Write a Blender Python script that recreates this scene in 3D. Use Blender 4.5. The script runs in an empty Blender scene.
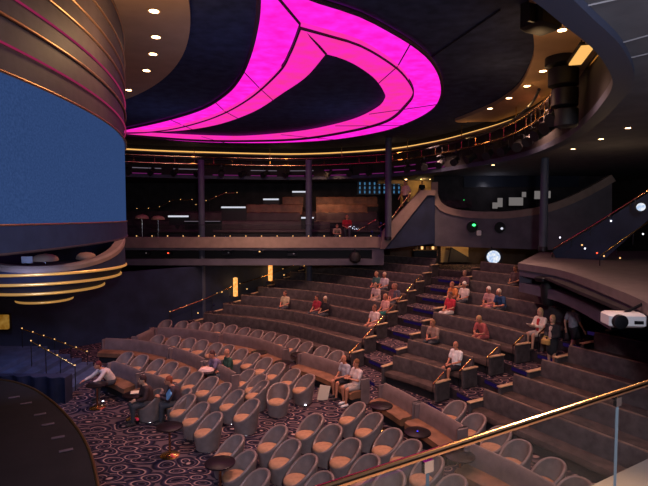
import bpy, math, random
from mathutils import Vector, Matrix
random.seed(7)
SC = bpy.context.scene
COL = SC.collection
PI = math.pi
H = 5.7                      # eye height above the main floor
F = 500.0                    # focal length in pixels of the 648 x 486 frame
PITCH = math.atan(26 / 500)
CP, SP = math.cos(PITCH), math.sin(PITCH)

def ray(px, py):
    a, b = (px - 324) / F, (243 - py) / F
    return Vector((a, CP + b * SP, -SP + b * CP))
def W(px, py, z):            # point on the level plane z seen at a photo position
    d = ray(px, py); t = (z - H) / d.z
    return Vector((d.x * t, d.y * t, z))
def WY(px, py, Y):           # point on the upright plane y = Y
    d = ray(px, py); t = Y / d.y
    return Vector((d.x * t, Y, H + d.z * t))
def V(*a): return Vector(a)

# ------------------------------------------------------------------ materials
def principled(name, base, rough=.7, metal=0.0, emit=None, estr=0.0, spec=.35):
    m = bpy.data.materials.new(name); m.use_nodes = True
    b = m.node_tree.nodes['Principled BSDF']
    b.inputs['Base Color'].default_value = (*base, 1)
    b.inputs['Roughness'].default_value = rough
    b.inputs['Metallic'].default_value = metal
    b.inputs['Specular IOR Level'].default_value = spec
    if emit:
        b.inputs['Emission Color'].default_value = (*emit, 1)
        b.inputs['Emission Strength'].default_value = estr
    return m
def noisy(name, base, rough=.7, metal=0.0, scale=8.0, amount=.25, bump=0.0, spec=.35, coord='Object'):
    m = principled(name, base, rough, metal, spec=spec)
    nt = m.node_tree; n = nt.nodes; b = n['Principled BSDF']
    tc = n.new('ShaderNodeTexCoord'); tx = n.new('ShaderNodeTexNoise'); cr = n.new('ShaderNodeValToRGB')
    tx.inputs['Scale'].default_value = scale; tx.inputs['Detail'].default_value = 4
    cr.color_ramp.elements[0].position = .3; cr.color_ramp.elements[1].position = .7
    cr.color_ramp.elements[0].color = (*[c * (1 - amount) for c in base], 1)
    cr.color_ramp.elements[1].color = (*[min(1, c * (1 + amount)) for c in base], 1)
    nt.links.new(tc.outputs[coord], tx.inputs['Vector']); nt.links.new(tx.outputs['Fac'], cr.inputs['Fac'])
    nt.links.new(cr.outputs['Color'], b.inputs['Base Color'])
    if bump:
        bp = n.new('ShaderNodeBump'); bp.inputs['Strength'].default_value = bump; bp.inputs['Distance'].default_value = .02
        nt.links.new(tx.outputs['Fac'], bp.inputs['Height']); nt.links.new(bp.outputs['Normal'], b.inputs['Normal'])
    return m
def glow(name, col, s):
    m = bpy.data.materials.new(name); m.use_nodes = True; nt = m.node_tree; nt.nodes.clear()
    o = nt.nodes.new('ShaderNodeOutputMaterial'); e = nt.nodes.new('ShaderNodeEmission')
    e.inputs['Color'].default_value = (*col, 1); e.inputs['Strength'].default_value = s
    nt.links.new(e.outputs[0], o.inputs[0]); return m
def glow_noise(name, c1, c2, s, scale):
    m = glow(name, c1, s); nt = m.node_tree; e = [n for n in nt.nodes if n.type == 'EMISSION'][0]
    tc = nt.nodes.new('ShaderNodeTexCoord'); tx = nt.nodes.new('ShaderNodeTexNoise'); cr = nt.nodes.new('ShaderNodeValToRGB')
    tx.inputs['Scale'].default_value = scale; tx.inputs['Detail'].default_value = 5
    cr.color_ramp.elements[0].position = .35; cr.color_ramp.elements[1].position = .68
    cr.color_ramp.elements[0].color = (*c1, 1); cr.color_ramp.elements[1].color = (*c2, 1)
    nt.links.new(tc.outputs['Object'], tx.inputs['Vector']); nt.links.new(tx.outputs['Fac'], cr.inputs['Fac'])
    nt.links.new(cr.outputs['Color'], e.inputs['Color']); return m
def carpet(name):
    m = principled(name, (.05, .04, .06), .95, spec=.1); nt = m.node_tree; n = nt.nodes; b = n['Principled BSDF']
    L = nt.links.new
    tc = n.new('ShaderNodeTexCoord'); mp = n.new('ShaderNodeMapping'); mp.inputs['Rotation'].default_value = (0, 0, .65); mp.inputs['Scale'].default_value = (1, 1.5, 0)
    nz = n.new('ShaderNodeTexNoise'); nz.inputs['Scale'].default_value = 1.1; nz.inputs['Detail'].default_value = 0
    ad = n.new('ShaderNodeMixRGB'); ad.blend_type = 'ADD'; ad.inputs[0].default_value = .45
    L(tc.outputs['Object'], mp.inputs['Vector']); L(mp.outputs[0], nz.inputs['Vector']); L(mp.outputs[0], ad.inputs[1]); L(nz.outputs['Color'], ad.inputs[2])
    vo = n.new('ShaderNodeTexVoronoi'); vo.inputs['Scale'].default_value = 1.9; vo.voronoi_dimensions = '2D'; vo.inputs['Randomness'].default_value = .8
    L(ad.outputs[0], vo.inputs['Vector'])
    cr = n.new('ShaderNodeValToRGB'); r = cr.color_ramp; r.interpolation = 'EASE'
    dark, navy, pale, mid = (.010, .008, .016, 1), (.026, .020, .042, 1), (.40, .25, .22, 1), (.11, .07, .08, 1)
    r.elements[0].position = 0; r.elements[0].color = pale; r.elements[1].position = 1; r.elements[1].color = mid
    for p, c in ((.13, pale), (.18, mid), (.22, dark), (.38, dark), (.42, mid), (.46, navy), (.58, dark), (.63, pale), (.67, mid), (.72, navy), (.88, dark)):
        e = r.elements.new(p); e.color = c
    sh = n.new('ShaderNodeMath'); sh.operation = 'MULTIPLY_ADD'; sh.inputs[1].default_value = 1.15
    se = n.new('ShaderNodeSeparateColor'); mu = n.new('ShaderNodeMath'); mu.operation = 'MULTIPLY'; mu.inputs[1].default_value = .40
    L(vo.outputs['Color'], se.inputs[0]); L(se.outputs[0], mu.inputs[0]); L(mu.outputs[0], sh.inputs[2]); L(vo.outputs['Distance'], sh.inputs[0])
    L(sh.outputs[0], cr.inputs['Fac']); L(cr.outputs['Color'], b.inputs['Base Color'])
    return m
def glass(name, tint=(.93, .96, .97), gl=.05):
    m = bpy.data.materials.new(name); m.use_nodes = True; nt = m.node_tree; nt.nodes.clear()
    o = nt.nodes.new('ShaderNodeOutputMaterial'); mx = nt.nodes.new('ShaderNodeMixShader'); t = nt.nodes.new('ShaderNodeBsdfTransparent'); g = nt.nodes.new('ShaderNodeBsdfGlossy')
    t.inputs[0].default_value = (*tint, 1); g.inputs['Roughness'].default_value = .03; g.inputs['Color'].default_value = (.8, .85, .9, 1); mx.inputs[0].default_value = gl
    nt.links.new(t.outputs[0], mx.inputs[1]); nt.links.new(g.outputs[0], mx.inputs[2]); nt.links.new(mx.outputs[0], o.inputs[0]); return m

M = {}
M['tub'] = noisy('taupe leather', (.20, .152, .145), .42, scale=6, amount=.18, spec=.5)
M['tub_rim'] = noisy('taupe piping', (.20, .135, .120), .4, scale=9, amount=.15, spec=.5)
M['cushion'] = noisy('rust cushion', (.40, .20, .11), .7, scale=10, amount=.18)
M['chrome'] = principled('chrome', (.7, .7, .72), .15, 1)
M['bench'] = noisy('charcoal bench fabric', (.062, .048, .050), .8, scale=5, amount=.35)
M['bench_seat'] = noisy('brown bench seat', (.055, .034, .030), .8, scale=3, amount=.6)
M['piping'] = noisy('lit brown edge', (.20, .125, .09), .6, scale=4, amount=.5)  # patchy lighter brown puts warm edge light into the colour
M['bench_base'] = principled('black plinth', (.012, .011, .014), .7)
M['banq_seat'] = noisy('dark rust seat', (.19, .085, .045), .65, scale=3, amount=.35)
M['tan_cap'] = noisy('tan arm cap', (.46, .30, .17), .6, scale=9, amount=.15)
M['banq'] = noisy('mauve banquette leather', (.17, .115, .112), .5, scale=4, amount=.2, spec=.45)
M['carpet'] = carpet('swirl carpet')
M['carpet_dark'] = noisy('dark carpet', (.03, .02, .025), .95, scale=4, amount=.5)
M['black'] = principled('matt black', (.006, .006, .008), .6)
M['black_gloss'] = principled('black lacquer', (.010, .006, .008), .38, spec=.2)
M['dark_metal'] = principled('dark metal', (.02, .02, .026), .45, .6)
M['brass'] = principled('brass', (.75, .45, .15), .25, 1)
M['gold_ring'] = principled('gilded lit ring', (.85, .52, .16), .4, .8, emit=(1, .50, .13), estr=.32)
M['copper'] = principled('copper rail', (.75, .42, .22), .16, 1)
M['beige_cap'] = noisy('beige ledge', (.24, .175, .14), .7, scale=3, amount=.12)
M['ledge_grey'] = noisy('grey brown ledge', (.155, .130, .128), .75, scale=3, amount=.12)
M['fascia'] = noisy('grey fascia', (.095, .088, .115), .75, scale=2, amount=.15)
M['navy_wall'] = noisy('navy wall', (.015, .024, .056), .7, scale=1.2, amount=.3)
M['booth_wall'] = noisy('slate plaster', (.105, .098, .115), .8, scale=1.5, amount=.2)
M['dark_wall'] = noisy('dark wall', (.024, .020, .023), .8, scale=2, amount=.4)
M['brown_wall'] = noisy('brown panel wall', (.075, .045, .032), .7, scale=2, amount=.3)
M['tan_wall'] = noisy('tan wall', (.50, .32, .14), .7, scale=3, amount=.15)
M['dome'] = noisy('midnight ceiling', (.030, .036, .075), .9, scale=3, amount=.3, spec=.1)
M['soffit'] = noisy('tan soffit', (.36, .225, .13), .8, scale=2, amount=.1)
M['low_ceiling'] = noisy('grey ceiling panels', (.10, .10, .115), .9, scale=2, amount=.15)
M['lip'] = principled('navy lip', (.035, .042, .075), .6)
M['bulkhead'] = noisy('bulkhead', (.012, .009, .010), .8, scale=3, amount=.2)
M['column'] = noisy('slate column', (.055, .065, .095), .6, scale=2, amount=.15)
M['screen'] = glow_noise('blue screen', (.022, .048, .140), (.032, .066, .185), 1.0, 40)
M['screen_frame'] = noisy('plum panel', (.085, .062, .072), .6, scale=6, amount=.15)
M['screen_rim'] = noisy('slate rim', (.045, .065, .14), .6, scale=6, amount=.12)
M['neon'] = glow('magenta neon', (.60, .04, .16), .42)
M['goldband'] = principled('gold trim', (.60, .36, .17), .35, .9)
M['pink'] = glow_noise('pink stretch ceiling', (1.0, .010, .52), (1.0, .022, .82), 1.12, 2.5)
M['pink_inner'] = glow_noise('rose stretch ceiling', (.95, .035, .34), (1.0, .02, .58), 1.0, 2.0)
M['seam'] = principled('panel seam', (.05, .015, .04), .8)
M['warm_lamp'] = glow('warm lamp', (1, .62, .25), 9)
M['downlight'] = glow('downlight lens', (1, .60, .28), 14)
M['cove'] = glow('gold cove light', (1, .52, .14), 1.0)
M['sconce'] = glow_noise('amber sconce', (1, .26, .03), (1, .60, .20), 1.25, 7)
M['dim_lantern'] = glow_noise('dim lantern', (.30, .12, .01), (.55, .30, .06), .5, 5)
M['seam_grey'] = principled('pale seam', (.24, .24, .26), .6)
M['purple'] = glow('purple step light', (.16, .07, .55), .055)
M['violet_strip'] = glow('violet strip', (.55, .05, .42), .24)
M['pale_strip'] = glow('pale strip', (.40, .33, .42), .35)
M['white_dot'] = glow('white point lamp', (.85, .85, 1), 3)
M['white_bar'] = glow('white ledge light', (.72, .74, .85), .9)
M['amber_dot'] = glow('amber point lamp', (1, .55, .20), 1.4)
M['green_dot'] = glow('green lamp', (.05, 1, .2), 3.5)
M['red_dot'] = glow('red lamp', (1, .08, .03), 2.5)
M['blue_dot'] = glow('blue lamp', (.06, .05, 1), 1.6)
M['monitor'] = glow('monitor', (.50, .45, .44), .30)
M['disc_face'] = glow_noise('white disc face', (.40, .58, .90), (1, 1, 1), .95, 9)
M['white_plastic'] = principled('white plastic', (.75, .75, .75), .5)
M['glass'] = glass('clear balustrade glass')
M['glass_far'] = glass('far balustrade glass', gl=.008)
M['glass_edge'] = principled('polished glass edge', (.10, .13, .15), .3)
M['stage_top'] = noisy('stage boards', (.007, .005, .005), .75, scale=3, amount=.4)
M['stage_edge'] = principled('stage nosing', (.30, .17, .07), .3, .9)
M['blue_tread'] = noisy('blue stair carpet', (.06, .08, .15), .85, scale=3, amount=.25)
M['blue_wall'] = noisy('pleated blue wall', (.022, .024, .055), .7, scale=3, amount=.25)
M['cream'] = principled('cream shade', (.42, .28, .17), .7)
M['dark_lens'] = principled('dark lens', (.02, .025, .04), .3)
M['paper'] = principled('paper', (.75, .62, .48), .8)
M['pinkcloth'] = principled('pale pink cloth', (.72, .46, .42), .85)
M['bluecloth'] = principled('blue paper', (.12, .32, .62), .8)

# ------------------------------------------------------------------ mesh builder
class MB:
    def __init__(s): s.v = []; s.f = []; s.mi = []
    def add(s, vs, fs, mi=0):
        o = len(s.v); s.v += [tuple(p) for p in vs]
        for f in fs: s.f.append([i + o for i in f]); s.mi.append(mi)
    def box(s, c, size, rz=0, mi=0, bev=0.0):
        x, y, z = size[0] / 2, size[1] / 2, size[2] / 2
        R = Matrix.Rotation(rz, 3, 'Z'); c = Vector(c)
        if bev <= 0:
            p = [R @ V(i * x, j * y, k * z) + c for k in (-1, 1) for j in (-1, 1) for i in (-1, 1)]
            s.add(p, [(0, 2, 3, 1), (4, 5, 7, 6), (0, 1, 5, 4), (2, 6, 7, 3), (0, 4, 6, 2), (1, 3, 7, 5)], mi); return
        b = min(bev, x * .9, y * .9, z * .9); p = []
        for zz, ins in ((-z, b), (-z + b, 0), (z - b, 0), (z, b)):
            xx, yy = x - ins, y - ins; cb = b * .7
            for (a, d) in ((-xx + cb, -yy), (xx - cb, -yy), (xx, -yy + cb), (xx, yy - cb), (xx - cb, yy), (-xx + cb, yy), (-xx, yy - cb), (-xx, -yy + cb)):
                p.append(R @ V(a, d, zz) + c)
        fs = [tuple(range(7, -1, -1)), tuple(range(24, 32))]
        for k in range(3):
            for i in range(8): fs.append((k * 8 + i, k * 8 + (i + 1) % 8, k * 8 + 8 + (i + 1) % 8, k * 8 + 8 + i))
        s.add(p, fs, mi)
    def lathe(s, prof, c=(0, 0, 0), n=24, mi=0, sx=1, sy=1):
        c = Vector(c); p = []; fs = []
        for (r, z) in prof:
            for i in range(n): a = 2 * PI * i / n; p.append(c + V(r * math.cos(a) * sx, r * math.sin(a) * sy, z))
        m = len(prof)
        for k in range(m - 1):
            for i in range(n): fs.append((k * n + i, k * n + (i + 1) % n, (k + 1) * n + (i + 1) % n, (k + 1) * n + i))
        if prof[0][0] > 1e-4: fs.append(tuple(range(n - 1, -1, -1)))
        if prof[-1][0] > 1e-4: fs.append(tuple((m - 1) * n + i for i in range(n)))
        s.add(p, fs, mi)
    def tube(s, pts, r, n=8, closed=False, mi=0, cap=True):
        pts = [Vector(p) for p in pts]; m = len(pts); p = []; fs = []
        rr = r if isinstance(r, (list, tuple)) else [r] * m
        for i in range(m):
            if closed: t = pts[(i + 1) % m] - pts[i - 1]
            else: t = pts[min(i + 1, m - 1)] - pts[max(i - 1, 0)]
            t.normalize(); up = V(0, 0, 1) if abs(t.z) < .95 else V(1, 0, 0)
            a = t.cross(up).normalized(); b = a.cross(t).normalized()
            for k in range(n): an = 2 * PI * k / n; p.append(pts[i] + (a * math.cos(an) + b * math.sin(an)) * rr[i])
        for i in range(m if closed else m - 1):
            j = (i + 1) % m
            for k in range(n): fs.append((i * n + k, i * n + (k + 1) % n, j * n + (k + 1) % n, j * n + k))
        if cap and not closed: fs.append(tuple(range(n - 1, -1, -1))); fs.append(tuple((m - 1) * n + k for k in range(n)))
        s.add(p, fs, mi)
    def prism(s, poly, z0, z1, mi=0):     # level polygon (counter-clockwise) raised from z0 to z1
        n = len(poly); p = [V(q[0], q[1], z0) for q in poly] + [V(q[0], q[1], z1) for q in poly]
        fs = [tuple(range(n - 1, -1, -1)), tuple(range(n, 2 * n))] + [(i, (i + 1) % n, n + (i + 1) % n, n + i) for i in range(n)]
        s.add(p, fs, mi)
    def strip_solid(s, A, B, z0, z1, mi=0):   # solid between two level polylines of equal length
        n = len(A); p = []
        for z in (z0, z1): p += [V(q[0], q[1], z) for q in A] + [V(q[0], q[1], z) for q in B]
        fs = []
        for i in range(n - 1):
            fs.append((i, n + i, n + i + 1, i + 1)); fs.append((2 * n + i, 2 * n + i + 1, 3 * n + i + 1, 3 * n + i))
            fs.append((i, i + 1, 2 * n + i + 1, 2 * n + i)); fs.append((n + i, 3 * n + i, 3 * n + i + 1, n + i + 1))
        fs.append((0, 2 * n, 3 * n, n)); fs.append((n - 1, 2 * n - 1, 4 * n - 1, 3 * n - 1))
        s.add(p, fs, mi)
    def wallstrip(s, A, B, mi=0):             # ribbon between two polylines in space
        n = len(A); s.add(list(A) + list(B), [(i, i + 1, n + i + 1, n + i) for i in range(n - 1)], mi)
    def sweep(s, path, prof, mi=0, mod=None, closed_caps=True):
        # path: list of (point, facing normal); prof: closed list of (offset along normal, z); mod(i) -> thickness scale
        n = len(prof); m = len(path); p = []; fs = []
        cx = sum(q[0] for q in prof) / n; cz = sum(q[1] for q in prof) / n
        for i, (o, nn) in enumerate(path):
            k = mod(i) if mod else 1
            for (a, z) in prof:
                p.append(V(o[0], o[1], o[2]) + Vector((nn[0], nn[1], 0)) * (cx + (a - cx) * k) + V(0, 0, cz + (z - cz) * (1 - (1 - k) * .35)))
        for i in range(m - 1):
            for k in range(n): fs.append((i * n + k, i * n + (k + 1) % n, (i + 1) * n + (k + 1) % n, (i + 1) * n + k))
        if closed_caps: fs.append(tuple(range(n - 1, -1, -1))); fs.append(tuple((m - 1) * n + k for k in range(n)))
        s.add(p, fs, mi)
    def capsule(s, p0, r0, p1, r1, n=10):
        p0 = Vector(p0); p1 = Vector(p1); t = (p1 - p0); L = t.length
        t = t / L if L > 1e-6 else V(0, 0, 1)
        pts = []; rr = []
        for a in (-80, -45): pts.append(p0 + t * r0 * math.sin(math.radians(a))); rr.append(r0 * math.cos(math.radians(a)))
        for k in (0, .5, 1): pts.append(p0.lerp(p1, k)); rr.append(r0 + (r1 - r0) * k)
        for a in (45, 80): pts.append(p1 + t * r1 * math.sin(math.radians(a))); rr.append(r1 * math.cos(math.radians(a)))
        up = V(0, 0, 1) if abs(t.z) < .9 else V(1, 0, 0); a_ = t.cross(up).normalized(); b_ = a_.cross(t)
        P = []; m = len(pts); fs = []
        for q, r in zip(pts, rr):
            for k in range(n): an = 2 * PI * k / n; P.append(q + (a_ * math.cos(an) + b_ * math.sin(an)) * r)
        for i in range(m - 1):
            for k in range(n): fs.append((i * n + k, i * n + (k + 1) % n, (i + 1) * n + (k + 1) % n, (i + 1) * n + k))
        fs.append(tuple(range(n - 1, -1, -1))); fs.append(tuple((m - 1) * n + k for k in range(n)))
        s.add(P, fs)
    def ellipsoid(s, c, rx, ry, rz, n=12, m=8, mi=0, lo=-90, hi=90, tilt=0.0):
        c = Vector(c); P = []; fs = []; R = Matrix.Rotation(tilt, 3, 'Y')
        for j in range(m + 1):
            a = math.radians(lo + (hi - lo) * j / m)
            for i in range(n): b = 2 * PI * i / n; P.append(c + R @ V(rx * math.cos(a) * math.cos(b), ry * math.cos(a) * math.sin(b), rz * math.sin(a)))
        for j in range(m):
            for i in range(n): fs.append((j * n + i, j * n + (i + 1) % n, (j + 1) * n + (i + 1) % n, (j + 1) * n + i))
        fs.append(tuple(range(n - 1, -1, -1))); fs.append(tuple(m * n + i for i in range(n)))
        s.add(P, fs, mi)
    def build(s, name, mats, parent=None, smooth=True, angle=40, loc=None):
        me = bpy.data.meshes.new(name); me.from_pydata(s.v, [], s.f)
        for m in (mats if isinstance(mats, (list, tuple)) else [mats]): me.materials.append(m)
        for i, k in enumerate(s.mi): me.polygons[i].material_index = k
        import bmesh
        bm = bmesh.new(); bm.from_mesh(me); bmesh.ops.recalc_face_normals(bm, faces=bm.faces); bm.to_mesh(me); bm.free()
        if smooth:
            me.polygons.foreach_set('use_smooth', [True] * len(me.polygons)); me.set_sharp_from_angle(angle=math.radians(angle))
        o = bpy.data.objects.new(name, me); COL.objects.link(o)
        if parent is not None: o.parent = parent
        if loc is not None: o.location = loc
        return o

def tag(o, label=None, cat=None, group=None, kind=None):
    if label: o['label'] = label
    if cat: o['category'] = cat
    if group: o['group'] = group
    if kind: o['kind'] = kind
    return o
def thing(name, label, cat, loc=(0, 0, 0), rz=0, group=None):
    o = bpy.data.objects.new(name, None); COL.objects.link(o); o.location = loc; o.rotation_euler = (0, 0, rz); o.empty_display_size = .1
    return tag(o, label, cat, group)
def struct(name, mb, mat, smooth=True, angle=30):
    return tag(mb.build(name, mat, smooth=smooth, angle=angle), kind='structure')
def dup(root, loc, rz, label=None, group=None):
    r = root.copy(); COL.objects.link(r); r.location = loc; r.rotation_euler = (0, 0, rz)
    if label: r['label'] = label
    if group: r['group'] = group
    for ch in list(root.children):
        c = ch.copy(); COL.objects.link(c); c.parent = r
        for g in list(ch.children):
            d = g.copy(); COL.objects.link(d); d.parent = c
    return r
def resample(pts, n):
    pts = [Vector(p) for p in pts]; d = [0]
    for a, b in zip(pts, pts[1:]): d.append(d[-1] + (b - a).length)
    out = []; j = 0
    for i in range(n):
        s = d[-1] * i / (n - 1)
        while j < len(d) - 2 and d[j + 1] < s: j += 1
        t = (s - d[j]) / max(d[j + 1] - d[j], 1e-9); out.append(pts[j].lerp(pts[j + 1], t))
    return out
def smooth_curve(pts, per=8):      # Catmull-Rom through the points
    pts = [Vector(p) for p in pts]; P = [pts[0] * 2 - pts[1]] + pts + [pts[-1] * 2 - pts[-2]]; out = []
    for i in range(1, len(P) - 2):
        for k in range(per):
            t = k / per; a, b, c, d = P[i - 1], P[i], P[i + 1], P[i + 2]
            out.append(.5 * ((2 * b) + (c - a) * t + (2 * a - 5 * b + 4 * c - d) * t * t + (3 * b - a - 3 * c + d) * t ** 3))
    out.append(pts[-1]); return out
ORD = 'first second third fourth fifth sixth seventh eighth ninth tenth eleventh twelfth thirteenth fourteenth fifteenth sixteenth'.split()

# ------------------------------------------------------------------ seating geometry
RISE = .32
def zt(k): return .05 + RISE * k
def lwR(k): return V(1.45 + .56 * k, 18.8 + .92 * k, 0)
def lwM(k): return V(-2.0 + .50 * k, 22.5 + .95 * k, 0)
def lwL(k): return V(-5.9 + .80 * k, 24.6 + .80 * k, 0)
def mwL(k): return V(2.45 + .66 * k, 17.0 + .92 * k, 0)
def mwR(k): return V(3.85 + .93 * k, 15.35 + .25 * k, 0)
def rwL(k): return V(4.5 + .93 * k, 13.6 + .33 * k, 0)
def rwR(k): return rwL(k) + V(.5, -.87, 0) * 8.5
def rowline(w, k, n=40):
    if w == 'L': return resample(smooth_curve([lwL(k), lwM(k), lwR(k)], 20), n)
    if w == 'M': 
        a, b = mwL(k), mwR(k); d = (b - a); nn = V(-d.y, d.x, 0).normalized(); c = (a + b) / 2 + nn * .03 * d.length
        return resample(smooth_curve([a, c, b], 16), n)
    a, b = rwL(k), rwR(k); return resample([a, b], n)
def with_normals(pts, toward=V(-14, 4, 0)):
    out = []
    for i, p in enumerate(pts):
        t = pts[min(i + 1, len(pts) - 1)] - pts[max(i - 1, 0)]; nn = V(-t.y, t.x, 0).normalized()
        if nn.dot(toward - p) < 0: nn = -nn
        out.append((p, nn))
    return out

# floor and raked tiers
b = MB(); b.box((0, 15, -.1), (70, 60, .2)); struct('floor', b, M['carpet'])
def tierline(k):
    kk = k - .88
    w = [lwL(kk) + V(-1.5, .9, 0)] + rowline('L', kk, 24) + rowline('M', kk, 8) + rowline('R', kk, 8)
    return w
NT = 9
for k in range(NT + 1):
    A = tierline(k)
    B = tierline(k + 1) if k < NT else [p + V(3.5, 3.0, 0) for p in A]
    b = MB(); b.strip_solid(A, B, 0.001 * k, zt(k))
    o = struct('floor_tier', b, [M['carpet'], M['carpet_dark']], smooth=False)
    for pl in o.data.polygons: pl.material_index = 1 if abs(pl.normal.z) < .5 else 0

# ------------------------------------------------------------------ tub chairs
def make_tub(name, label, mshell, mrim, mcush):
    t = thing(name, label, 'chair')
    n = 40; R = lambda z: .255 + .125 * max(0, z / .86) ** .8
    def hh(a):
        c = min(1, max(0, ((1 - math.cos(a)) / 2 - .06) / .94)); return .385 + .42 * (.55 * c * c * (3 - 2 * c) + .45 * c)     # a = 0 front, pi back
    rings = []
    for j in range(9): rings.append(('o', j / 8))
    for j in range(6): rings.append(('i', j / 5))
    b = MB(); P = []; fs = []
    for kind, s in rings:
        for i in range(n):
            a = 2 * PI * i / n; h = hh(a)
            if kind == 'o': z = .05 + (h - .05) * s; r = R(z)
            else: z = h + (.33 - h) * s; r = R(h) - .07 - (.03 * s)
            P.append((r * math.cos(a) * 1.04, r * math.sin(a), z))
    m = len(rings)
    for k in range(m - 1):
        for i in range(n): fs.append((k * n + i, k * n + (i + 1) % n, (k + 1) * n + (i + 1) % n, (k + 1) * n + i))
    fs.append(tuple(range(n - 1, -1, -1))); fs.append(tuple((m - 1) * n + i for i in range(n)))
    b.add(P, fs); b.build('tub_shell', mshell, t, angle=60)
    b = MB(); pts = []
    for i in range(n):
        a = 2 * PI * i / n; h = hh(a); r = R(h) - .034; pts.append((r * math.cos(a) * 1.04, r * math.sin(a), h + .004))
    b.tube(pts, .036, 8, closed=True); b.build('rolled_rim', mrim, t, angle=60)
    b = MB(); b.lathe([(.20, .33), (.245, .37), (.252, .41), (.235, .45), (.18, .472), (.10, .484), (0, .486)], (.085, 0, 0), 28); b.build('seat_cushion', mcush, t, angle=60)
    b = MB(); b.lathe([(.235, 0), (.25, .008), (.25, .04), (.235, .052)], n=28); b.build('base_ring', M['chrome'], t, angle=60)
    return t
tub0 = make_tub('tub_chair', 'taupe tub chair', M['tub'], M['tub_rim'], M['cushion'])
tub_used = [False]; CHAIRS = []
def place_tub(x, y, rz, label, group, z=0.0):
    CHAIRS.append((x, y))
    if not tub_used[0]:
        tub_used[0] = True; o = tub0; o.location = (x, y, z); o.rotation_euler = (0, 0, rz); o['label'] = label; o['group'] = group
    else: o = dup(tub0, (x, y, z), rz, label, group)
    return o
def tub_row(tops, where, group, jitter=.06):
    P = [W(x, y, .835) for x, y in tops]; n = len(P)
    sm = [(P[max(i - 1, 0)] + P[i] * 2 + P[min(i + 1, n - 1)]) / 4 for i in range(n)]
    for i in range(n):
        t = sm[min(i + 1, n - 1)] - sm[max(i - 1, 0)]; nn = V(-t.y, t.x, 0).normalized()
        if nn.x > 0: nn = -nn
        c = P[i] + nn * .31; an = math.atan2(nn.y, nn.x) + random.uniform(-jitter, jitter) * 2
        place_tub(c.x, c.y, an, 'tub chair, rust seat, ' + ORD[i] + ' from the left, ' + where, group)
tub_row([(168, 320), (184, 321), (196, 322), (209, 322.3), (221, 323), (234, 325), (247, 327.5), (260, 330), (272.5, 332), (285.5, 335), (297, 338.6), (309.6, 342), (326, 346), (340.5, 351)],
        'in the rearmost row', 'tub chairs in the rearmost row')
tub_row([(160, 335), (176.5, 336), (192, 338), (205, 340), (219, 343), (231, 345), (245, 349), (257, 353), (269.5, 358), (282, 363), (297, 369), (311, 374.5)],
        'in the second row from back', 'tub chairs in the second row from the back')
tub_row([(130, 352), (145, 355), (161, 359), (175, 362), (187, 367), (200, 372), (215, 377), (228, 383), (241, 390), (256, 399.5)],
        'in the long middle row', 'tub chairs in the long middle row')
tub_row([(192.6, 395), (206, 403), (219, 413)], 'in the front row beside the pedestal table', 'tub chairs in the front row')
tub_row([(241, 436.5), (253, 452.5), (266, 471)], 'behind the black pedestal table', 'tub chairs at the bottom edge')
tub_row([(284, 427), (297, 441), (313.5, 456), (329.5, 474)], 'in the second line of the bottom block', 'tub chairs in the bottom block')
tub_row([(319.5, 415), (338, 426), (356.7, 440), (375, 456), (399.5, 472)], 'in the third line of the bottom block', 'tub chairs in the bottom block')
tub_row([(362, 403), (379, 414), (398, 430), (416.7, 441), (438.6, 457), (461, 477)], 'in the line facing the banquette tables', 'tub chairs facing the banquette tables')
tub_row([(462.5, 402), (481.5, 415), (506, 428), (526, 442), (559, 460), (585, 480)], 'behind the near banquettes', 'tub chairs behind the near banquettes')
for (x, y, an, l) in ((W(252, 369, .86).x - .25, W(252, 369, .86).y - .17, 214, 'taupe tub chair, rear one of the four standing together mid floor'),
                      (W(264, 374, .86).x - .25, W(264, 374, .86).y - .17, 216, 'taupe tub chair, second of the four standing together mid floor'),
                      (-1.99, 14.5, 200, 'taupe tub chair turned to the stage, third of the four mid floor'),
                      (-1.33, 14.12, 255, 'taupe tub chair turned to the camera, apart at the open carpet')):
    place_tub(x, y, math.radians(an), l, 'tub chairs standing together mid floor')

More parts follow.
